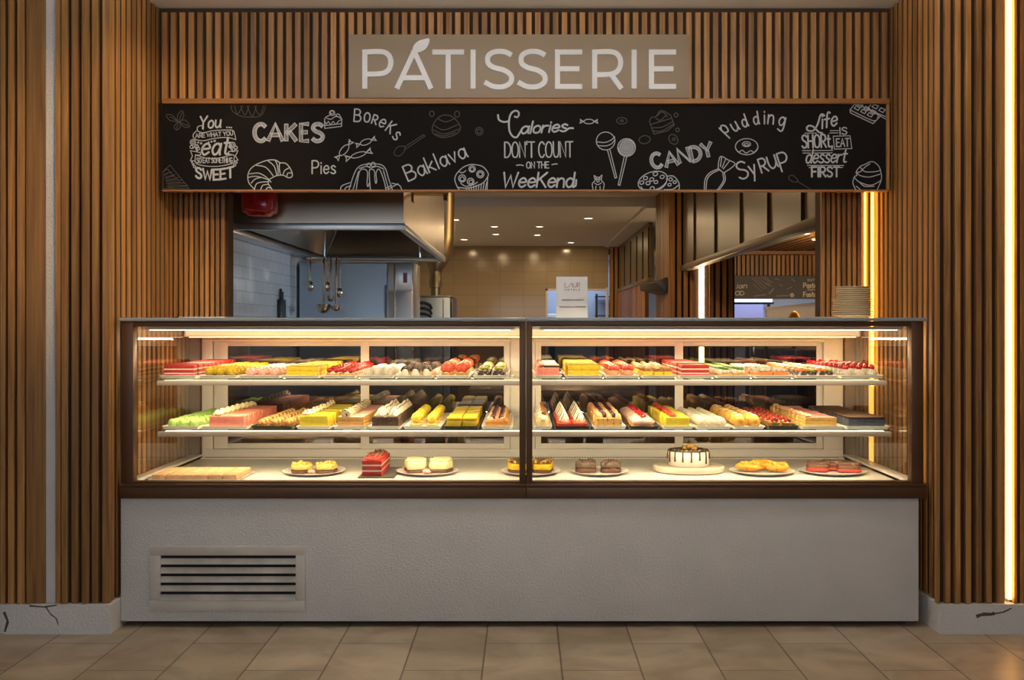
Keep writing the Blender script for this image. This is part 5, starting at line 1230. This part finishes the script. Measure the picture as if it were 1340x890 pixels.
def inst(name, parts, loc, label, cat, group, rz=0.0, sc=1.0):
    """one pastry: a single mesh, or an Empty with one child per part"""
    if len(parts) == 1 and len(parts[0][2]) == 1:
        r = bpy.data.objects.new(name, parts[0][1])
    else:
        r = bpy.data.objects.new(name, None); r.empty_display_size = 0.01
    COL.objects.link(r); r.location = loc; r.rotation_euler = (0, 0, rz); r.scale = (sc, sc, sc)
    tag(r, label, cat, group)
    if r.data is None:
        for pn, me, offs in parts:
            for o in offs:
                c = bpy.data.objects.new(pn, me); COL.objects.link(c); c.parent = r; c.location = o
    return r
def tray(hx, hy, m, hgt=0.014, lip=0.009):
    return MB().rings([rrect(hx-lip, hy-lip, 0, 0.008), rrect(hx-0.001, hy-0.001, hgt*0.92, 0.010), rrect(hx-0.0015, hy-0.0015, hgt, 0.010), rrect(hx-0.004, hy-0.004, hgt*0.96, 0.009), rrect(hx-lip-0.004, hy-lip-0.004, 0.0045, 0.006)]).mesh('serving_tray', m, smooth=True, angle=50)
ROWW = ['front', 'second', 'third', 'fourth', 'fifth', 'sixth', 'seventh', 'eighth', 'ninth', 'tenth', 'eleventh', 'twelfth']
COLW = {1: [''], 2: ['left', 'right'], 3: ['left', 'middle', 'right']}
def fill(px0, px1, zs, white, k, cols, rows, h, name, desc, cat, where, jit=0.035, gap=None, y0=5.014, y1=5.780, inset=0.014, traydesc=None):
    x0, x1 = X(px0, 5.03), X(px1, 5.03)
    hx, hy = (x1-x0)/2, (y1-y0)/2
    cx, cy = (x0+x1)/2, (y0+y1)/2
    o = bpy.data.objects.new('serving_tray', tray(hx, hy, CERAMIC if white else BLACKTRAY)); COL.objects.link(o); o.location = (cx, cy, zs + 0.0004)
    tag(o, f"{'white' if white else 'black'} serving tray of {traydesc or desc + 's'} {where}", 'tray', 'serving trays on the glass shelves')
    W, D = 2*hx - 2*inset, 2*hy - 2*inset
    cw, cd = W/cols, D/rows
    gx = 0.005; gy = 0.011 if cols == 1 else 0.016
    parts = kind(k, cw - gx, cd - gy, h)
    rn = random.Random(int(px0))
    for r in range(rows):
        for c in range(cols):
            x = cx - W/2 + cw*(c+0.5) + rn.uniform(-.0014, .0014); y = cy - D/2 + cd*(r+0.5)
            pos = f"{ROWW[r]} row" + (f", {COLW[cols][c]}" if cols > 1 else '')
            if r == rows-1 and rows > 2: pos = "back row" + (f", {COLW[cols][c]}" if cols > 1 else '')
            inst(name, parts, (x, y, zs + 0.0052), f"{desc}, {pos}, {where}", cat, desc + ('es' if desc.endswith('h') else 's') + ' ' + where, rz=rn.uniform(-jit, jit), sc=rn.uniform(0.94, 1.03))
U, V = ZS1, ZS2
UL, UR, ML, MR = 'on upper left shelf', 'on upper right shelf', 'on middle left shelf', 'on middle right shelf'
#     px0  px1  shelf white kind cols rows height name desc cat where
fill(208, 259, U, 1, 'velvet_slice', 1, 10, 0.058, 'cake_slice', 'red velvet cake slice with cream layers', 'cake', UL, traydesc='red velvet slices')
fill(260.5, 312, U, 1, 'yellow_puff', 3, 11, 0.046, 'cream_puff', 'round yellow crumb-coated puff', 'pastry', UL)
fill(313.5, 368.5, U, 1, 'pink_roll', 3, 9, 0.040, 'pastry_roll', 'pale pink iced roll', 'pastry', UL)
fill(370, 419.5, U, 1, 'yellow_slice', 1, 8, 0.050, 'cake_slice', 'bright yellow sponge slice', 'cake', UL)
fill(421, 467.5, U, 1, 'berry_tart', 2, 8, 0.052, 'berry_tart', 'square tart heaped with red berries', 'tart', UL)
fill(469, 516.5, U, 1, 'coconut_ball', 3, 11, 0.040, 'coconut_ball', 'white coconut ball', 'pastry', UL)
fill(518, 568, U, 1, 'striped_bun', 3, 8, 0.050, 'striped_bun', 'cream bun with chocolate stripes', 'pastry', UL)
fill(570, 616.5, U, 1, 'strawberry_tart', 2, 5, 0.066, 'strawberry_tart', 'round tart topped with large strawberries', 'tart', UL)
fill(618.5, 666, U, 1, 'leaf_brownie', 2, 8, 0.056, 'brownie', 'white-flecked dark brownie with green peel', 'cake', UL)
fill(698, 735.5, U, 1, 'pink_choc_slice', 1, 8, 0.062, 'cake_slice', 'pink mousse slice with chocolate plate on top', 'cake', UR)
fill(738.5, 789, U, 1, 'yellow_slice', 1, 8, 0.058, 'cake_slice', 'thick yellow crumb-coated slice', 'cake', UR)
fill(790.5, 837, U, 1, 'glazed_fruit_bun', 2, 6, 0.060, 'fruit_bun', 'glazed bun topped with strawberries', 'pastry', UR)
fill(838.5, 885.5, U, 1, 'nut_square', 3, 9, 0.050, 'nut_square', 'yellow square topped with glazed nuts', 'cake', UR)
fill(887, 934, U, 1, 'velvet_slice', 1, 10, 0.058, 'cake_slice', 'red layered slice', 'cake', UR)
fill(935.5, 984, U, 1, 'leaf_canape', 2, 8, 0.044, 'cream_biscuit', 'cream biscuit with green leaf', 'pastry', UR)
fill(986, 1038, U, 1, 'crumble_slice', 2, 8, 0.048, 'crumble_slice', 'orange slice under white crumble', 'cake', UR)
fill(1040, 1096, U, 1, 'striped_slice', 2, 8, 0.044, 'cake_slice', 'chocolate slice with orange and green icing', 'cake', UR)
fill(1098, 1156, U, 1, 'cherry_coconut', 3, 9, 0.056, 'coconut_cake', 'white coconut cake with a dark cherry', 'cake', UR)
fill(212, 262, V, 1, 'green_bun', 3, 11, 0.040, 'green_bun', 'small pale green iced bun', 'pastry', ML)
fill(264, 326, V, 1, 'pink_cream_slice', 1, 8, 0.082, 'cake_slice', 'tall pink mousse slice with piped cream', 'cake', ML, inset=0.026)
fill(328, 386, V, 0, 'honey_nut_tart', 3, 10, 0.046, 'nut_tart', 'small honey nut tart', 'tart', ML)
fill(387.5, 434, V, 1, 'lemon_cream_slice', 1, 8, 0.084, 'cake_slice', 'tall lemon mousse slice with piped cream', 'cake', ML)
fill(435.5, 480, V, 1, 'roll_slice', 1, 8, 0.078, 'cake_slice', 'pink-topped layer slice with speckled wafer roll', 'cake', ML)
fill(481.5, 526, V, 1, 'dark_cream_slice', 1, 10, 0.090, 'cake_slice', 'dark chocolate slice with two cream peaks', 'cake', ML, inset=0.013)
fill(527.5, 578, V, 1, 'choux_tart', 2, 5, 0.060, 'cream_tart', 'small tart with yellow cream ball', 'tart', ML)
fill(580, 628, V, 0, 'lemon_square', 2, 5, 0.046, 'lemon_square', 'yellow lemon curd square', 'cake', ML)
fill(629.5, 671, V, 1, 'blackberry_slice', 1, 9, 0.058, 'cake_slice', 'amber slice topped with two blackberries', 'cake', ML, inset=0.020)
fill(697.5, 723, V, 1, 'profiterole', 1, 8, 0.072, 'cream_puff', 'cream puff with a nut', 'pastry', MR, inset=0.010)
fill(724.5, 774, V, 0, 'cream_peak', 2, 6, 0.078, 'jelly_cake', 'red jelly square with cream peak', 'cake', MR)
fill(775.5, 820, V, 1, 'fruit_loaf_slice', 1, 8, 0.074, 'cake_slice', 'fruit loaf slice with blackberries', 'cake', MR)
fill(821.5, 864, V, 0, 'raspberry_roll', 1, 8, 0.064, 'cream_roll', 'pale rose cream roll with raspberry', 'pastry', MR)
fill(866, 908, V, 1, 'strawberry_lemon_slice', 1, 8, 0.068, 'cake_slice', 'lemon mousse slice with dark strawberry', 'cake', MR, inset=0.014)
fill(909.5, 957, V, 1, 'white_truffle', 3, 11, 0.044, 'truffle', 'white flecked truffle', 'pastry', MR)
fill(958.5, 1001, V, 1, 'sugar_puff', 2, 7, 0.058, 'sugar_puff', 'golden puff dusted with icing sugar', 'pastry', MR, inset=0.008)
fill(1003, 1046, V, 0, 'fruit_tartlet', 2, 8, 0.054, 'fruit_tartlet', 'tartlet with berries and leaf', 'tart', MR)
fill(1047.5, 1104, V, 1, 'almond_layer_slice', 1, 9, 0.064, 'cake_slice', 'yellow layer slice with pink icing', 'cake', MR, inset=0.022)
fill(1106, 1164, V, 1, 'blue_slice', 1, 8, 0.048, 'cake_slice', 'dark blue slice with brown crumb top', 'cake', MR, inset=0.018)

# ------------------------------------------------------------------ plates on the deck
def at(px, py, z=ZD):      # point on the deck under a pixel
    Y = (H - z) * F / (py - VY); return X(px, Y), Y
def oval(rx, ry, m, h=0.014, wavy=0.0):
    n = 56; R = []
    for s, z in ((0.70, 0), (0.78, 0.0012), (0.97, h*0.85), (1.0, h), (0.975, h*1.02), (0.86, 0.006), (0.4, 0.005)):
        R.append([(rx*s*(1+wavy*cos(20*2*pi*i/n)*(s > 0.9))*cos(2*pi*i/n), ry*s*(1+wavy*cos(20*2*pi*i/n)*(s > 0.9))*sin(2*pi*i/n), z) for i in range(n)])
    return MB().rings(R).mesh('plate', m, smooth=True, angle=60)
ZP = ZD + 0.0004
def plate(px, py, rx, ry, label, rz=0.0, wavy=0.0, name='plate'):
    x, y = at(px, py)
    o = bpy.data.objects.new(name, oval(rx, ry, CERAMIC, wavy=wavy)); COL.objects.link(o); o.location = (x, y, ZP); o.rotation_euler = (0, 0, rz)
    tag(o, label, 'plate'); return x, y
def single(name, label, cat, x, y, z, parts, rz=0.0, group=None): return inst(name, parts, (x, y, z), label, cat, group, rz)
def lump(w, d, h, jit, seed, n=20): return MB().ball((0,0,h*.5), (w/2, d/2, h*.5), n, 9, jit, seed, zmin=-0.8)
def wavy_block(w, d, h, z0=0.0, seed=1, k=1.0, amp=0.06, n=28, dome=0.0):
    rn = random.Random(seed); ph = [rn.uniform(0, 6.28) for _ in range(4)]
    R = []
    for s, z in ((0.97, z0), (1.0, z0 + h*0.12), (0.98, z0 + h*0.8), (0.93, z0 + h*0.95), (0.80, z0 + h), (0.4, z0+h*(1+dome))):
        L = []
        for i in range(n):
            a = 2*pi*i/n
            q = 1/ (abs(cos(a))**4 + abs(sin(a))**4)**0.25
            q *= 1 + amp*sin(3*a+ph[0]) + amp*0.7*sin(5*a+ph[1]) + amp*0.5*sin(9*a+ph[2])
            L.append((w/2*s*q*cos(a), d/2*s*q*sin(a), z + (h*0.05*sin(5*a+ph[3]) if s < 0.99 and z > z0 + h*.5 else 0)))
        R.append(L)
    return MB().rings(R)
def pc(name, mb, m, **k): return (name, mb.mesh(name, m, smooth=True, angle=50), [(0,0,0)])
def blobs(w, d, z, n, r, seed):
    rn = random.Random(seed); m = MB()
    for i in range(n):
        a = rn.uniform(0, 6.28); q = math.sqrt(rn.random())
        m.ball((w/2*q*cos(a), d/2*q*sin(a), z), r*rn.uniform(.7, 1.2), 8, 6, 0.2, i)
    return m
# large white tray of custard squares
tx0, tx1 = at(204, 626)[0], at(322, 626)[0]
ty0 = 4.892; ty1 = ty0 + 0.30
hx, hy = (tx1-tx0)/2, (ty1-ty0)/2
o = bpy.data.objects.new('serving_tray', tray(hx, hy, CERAMIC, 0.012)); COL.objects.link(o); o.location = ((tx0+tx1)/2, (ty0+ty1)/2, ZP)
tag(o, 'wide white tray of caramel squares at the left end of the case deck', 'tray')
cw = (2*hx-0.03)/6; cd = (2*hy-0.03)/4
cp = [('square', MB().box(-cw/2+.001, cw/2-.001, -cd/2+.001, cd/2-.001, 0, 0.026).mesh('square', CUST, bevel=0.005), [(0,0,0)])]
C6 = ['leftmost', 'second', 'third', 'fourth', 'fifth', 'rightmost']
for r in range(4):
    for c in range(6):
        single('caramel_square', f'caramel custard square, {ROWW[r] if r < 3 else "back"} row, {C6[c]} in row, on left deck tray', 'cake', tx0+0.015+cw*(c+.5), ty0+0.015+cd*(r+.5), ZP+0.0047, cp, 0, 'caramel squares on the deck tray')
# plate with two golden chocolate pastries
DKB = food('dark_biscuit', (0.10,0.04,0.02)); GOLD = food('golden_topping', (0.80,0.56,0.14), 0.5, 0.3, 40, 0.7)
def slabcake(w, d, h, base, body, top=None, seed=1, amp=0.05, hb=0.25):
    p = [pc('base', wavy_block(w, d, h*hb, 0, seed, amp=amp), base), pc('filling', wavy_block(w*.985, d*.985, h*(1-hb)-0.0003, h*hb+0.0003, seed, amp=amp), body)]
    if top: p.append(pc('topping', top, top_m))
    return p
x, y = plate(411, 619, 0.146, 0.165, 'round scalloped white plate of yellow pastries on left deck', wavy=0.015)
for i, (dx, dy, rz, w_) in enumerate(((-0.058, 0.0, 0.2, 'left'), (0.056, 0.004, 0.15, 'right'))):
    single('cream_slice', f'yellow-topped slice with dark base, {w_} one on the scalloped plate', 'cake', x+dx, y+dy, ZP+0.0062, [pc('base', wavy_block(0.095,0.153,.016,0,i+3,amp=.07), DKB), pc('topping', wavy_block(0.094,0.152,.022,.0163,i+3,amp=.07), GOLD), pc('crumbs', blobs(.085,.095,.040,16,.007,i), GOLD)], rz, 'yellow slices on the scalloped plate')
single('rosette', 'small pale pink cream rosette at the front of the scalloped plate', 'pastry', x+0.0, y-0.068, ZP+0.010, [pc('rosette', MB().lathe([(.016,0),(.018,.006),(.012,.013),(.003,.017)], n=12, jit=.05), PINKL)])
# red velvet loaf on a dark board
bx_, by_ = at(497, 619)
single('cake_board', 'small dark board under the red velvet block on the deck', 'board', bx_+0.004, by_, ZP, [('cake_board', MB().box(-.080,.085,-.185,.17,0,.006).mesh('cake_board', mat('slate_board',(0.10,0.09,0.085),0.4), bevel=.002), [(0,0,0)])])
vw, vd = 0.088, 0.32
A, B_ = MB(), MB(); z = 0
for i, hh in enumerate((.020,.007,.018,.007,.018)):
    k = .0012 if i % 2 else 0
    (A if i % 2 == 0 else B_).box(-vw/2+k, vw/2-k, -vd/2+k, vd/2-k, z, z+hh); z += hh
top = wavy_block(vw*.97, vd*.97, .010, z+.0003, 2, amp=.01)
deco = MB(); rn = random.Random(2)
for i in range(26):
    a, b = rn.uniform(-.03,.03), rn.uniform(-.13,.12); deco.tube([(a,b,z+.010),(a+rn.uniform(-.012,.012),b+.012,z+.020),(a+rn.uniform(-.02,.02),b+.024,z+.011)], .0026, 5)
single('velvet_block', 'long red velvet layer block with chocolate curls on the deck', 'cake', bx_-0.016, by_, ZP+0.0063, [pc('sponge', A, REDV), pc('cream', B_, CREAM), pc('top', top, REDV), pc('chocolate_curls', deco, CHOCL)])
# cheesecakes
x, y = plate(560, 619, 0.146, 0.165, 'round white plate of pale cheesecake slices on left deck')
for i, (dx, dy, rz, w_) in enumerate(((-0.058, 0.01, 0.25, 'left'), (0.060, 0.016, -0.2, 'right'))):
    single('cheesecake_slice', f'pale cheesecake slice with dark base, {w_} one on its plate', 'cake', x+dx, y+dy, ZP+0.0062, [pc('base', wavy_block(0.097,0.143,.016,0,i+7,amp=.06), DKB), pc('filling', wavy_block(0.095,0.141,.036,.0163,i+7,amp=.06), CHEESE), pc('topping', wavy_block(0.087,0.128,.010,.0526,i+9,amp=.06), CHEESE)], rz, 'cheesecake slices on the deck')
single('rosette', 'small pink cream rosette at the front of the cheesecake plate', 'pastry', x+0.0, y-0.075, ZP+0.010, [pc('rosette', MB().lathe([(.018,0),(.020,.007),(.014,.015),(.003,.019)], n=12, jit=.05), PINKL)])
# orange chocolate slices behind the middle post
x, y = plate(694, 619, 0.140, 0.165, 'round white plate of yellow slices behind the middle posts')
for i, (dx, dy, rz, w_) in enumerate(((-0.055, 0.01, 0.15, 'left'), (0.058, 0.008, -0.1, 'right'))):
    single('orange_slice', f'bright yellow slice with chocolate crust, {w_} of the middle posts', 'cake', x+dx, y+dy, ZP+0.0062, [pc('base', wavy_block(0.095,0.143,.014,0,i+5,amp=.05), DKB), pc('filling', wavy_block(0.093,0.141,.030,.0143,i+5,amp=.05), food('bright_orange_filling',(0.80,0.52,0.01))), pc('topping', wavy_block(0.092,0.139,.012,.0446,i+5,amp=.06), mat('orange_choc_top',(0.60,0.34,0.03),0.4,scale=45,col2=(0.06,0.03,0.02),thr=.52,bump=.5))], rz, 'yellow slices behind the posts')
# brownies
x, y = plate(784, 619, 0.136, 0.165, 'pointed white plate of dark brownies on right deck', rz=0.0)
GRB = food('frosted_brownie', (0.13,0.085,0.06), 0.6, 0.45, 50, 0.8)
for i, (dx, dy, rz, w_) in enumerate(((-0.058, 0.012, -0.2, 'left'), (0.056, 0.012, -0.15, 'right'))):
    single('brownie', f'lumpy dark brownie, {w_} one on the white plate on right deck', 'cake', x+dx, y+dy, ZP+0.0062, [pc('base', wavy_block(0.091,0.138,.022,0,i+11,amp=.06), DKB), pc('topping', wavy_block(0.090,0.136,.026,.0223,i+11,amp=.07), GRB), pc('crumbs', blobs(.08,.10,.048,12,.008,i+3), GRB)], rz, 'brownies on the deck')
# dripped cake on a round board
x, y = at(901, 616.5)
R0 = 0.168
single('cake_stand', 'round cream cake stand under the white dripped cake', 'stand', x, y, ZP, [pc('cake_stand', MB().lathe([(R0*.95,0),(R0,.006),(R0,.022),(R0*.985,.028),(R0*.93,.030),(R0*.91,.027),(0,.027)], n=56), mat('stand_cream',(0.62,0.56,0.46),0.35))])
R1, hC = 0.096, 0.072
dr = MB(); rn = random.Random(8)
nD = 15
for i in range(nD):
    a = 2*pi*i/nD + 0.1; L = rn.uniform(.035,.062)
    dr.tube([((R1-.018)*cos(a),(R1-.018)*sin(a),hC+.002),((R1-.001)*cos(a),(R1-.001)*sin(a),hC-.002),((R1+.002)*cos(a),(R1+.002)*sin(a),hC-L*.5),((R1+.0015)*cos(a),(R1+.0015)*sin(a),hC-L)], [.004,.0045,.0038,.005], 7)
for i in range(nD):
    a, b = 2*pi*i/nD + .1, 2*pi*(i+1)/nD + .1
    dr.tube([((R1-.004)*cos(a+(b-a)*t),(R1-.004)*sin(a+(b-a)*t),hC+.0005) for t in (0,.5,1)], .0042, 6)
for i in range(7): dr.tube([(-.07+.02*i, -.06+.01*(i%3), hC+.002),(-.05+.02*i, .0, hC+.0035),(-.06+.018*i,.06,hC+.002)], .0028, 5)
tp = MB()
for i in range(13):
    a = rn.uniform(0,6.28); q = rn.uniform(0,.034); tp.ball((q*cos(a)+.004,q*sin(a),hC+.010+(.010 if q < .018 else 0)), rn.uniform(.009,.014), 9, 7, .12, i)
single('drip_cake', 'round white cake with chocolate drips and nuts on top', 'cake', x, y, ZP+0.0274, [pc('cake', MB().lathe([(R1-.003,0),(R1,.003),(R1,hC-.006),(R1-.006,hC),(0,hC)], n=48), food('white_icing',(0.66,0.63,0.58),0.45,0.04)), pc('chocolate_drip', dr, CHOC), pc('nut_topping', tp, food('golden_nut',(0.36,0.22,0.04),0.4,0.4,60))])
# orange pastries on an oval plate
x, y = plate(997, 619, 0.150, 0.16, 'oval white plate of golden pastries on right deck', rz=-0.12)
GP = mat('golden_bake', (0.74,0.33,0.03), 0.4, scale=45, col2=(0.45,0.14,0.02), thr=.42, bump=.5, bscale=120)
for i, (dx, dy, rz, L, w_) in enumerate(((-0.062,-0.008,-0.35,.125,'front left'), (0.005,0.052,-0.35,.12,'back'), (0.066,-0.030,-0.15,.105,'front right'))):
    single('golden_pastry', f'golden baked pastry, {w_} one on the oval plate', 'pastry', x+dx, y+dy, ZP+0.0105, [pc('pastry', MB().ball((0,0,.020), (L*.52,.034,.020), 22, 10, .07, i+3, zmin=-.9).ball((L*.1,.004,.030), (L*.36,.022,.014), 16, 8, .10, i+5), GP), pc('crust', blobs(L*.8,.045,.036,18,.009,i+4), GP)], rz, 'golden pastries on the oval plate')
# chocolate slices with a red base
x, y = plate(1090, 619, 0.152, 0.16, 'oval white plate of chocolate slices at the right end of deck', rz=-0.16)
CT = mat('chocolate_sugar_top', (0.55,0.46,0.40), 0.5, scale=70, col2=(0.10,0.045,0.028), thr=.60, bump=.5)
for i, (dx, dy, rz, L, w_) in enumerate(((-0.070,0.004,-0.30,.105,'left'), (0.010,0.048,-0.30,.105,'middle back'), (0.066,-0.030,-0.2,.11,'right front'))):
    single('chocolate_slice', f'chocolate slice with red base, {w_} one on the oval plate', 'cake', x+dx, y+dy, ZP+0.0105, [pc('base', wavy_block(L,.066,.014,0,i+2,amp=.02), food('red_base',(0.62,0.05,0.04))), pc('filling', wavy_block(L*.99,.065,.018,.0143,i+2,amp=.02), CHOCL), pc('topping', wavy_block(L*.985,.064,.010,.0326,i+2,amp=.03), CT)], rz, 'chocolate slices on the deck plate')
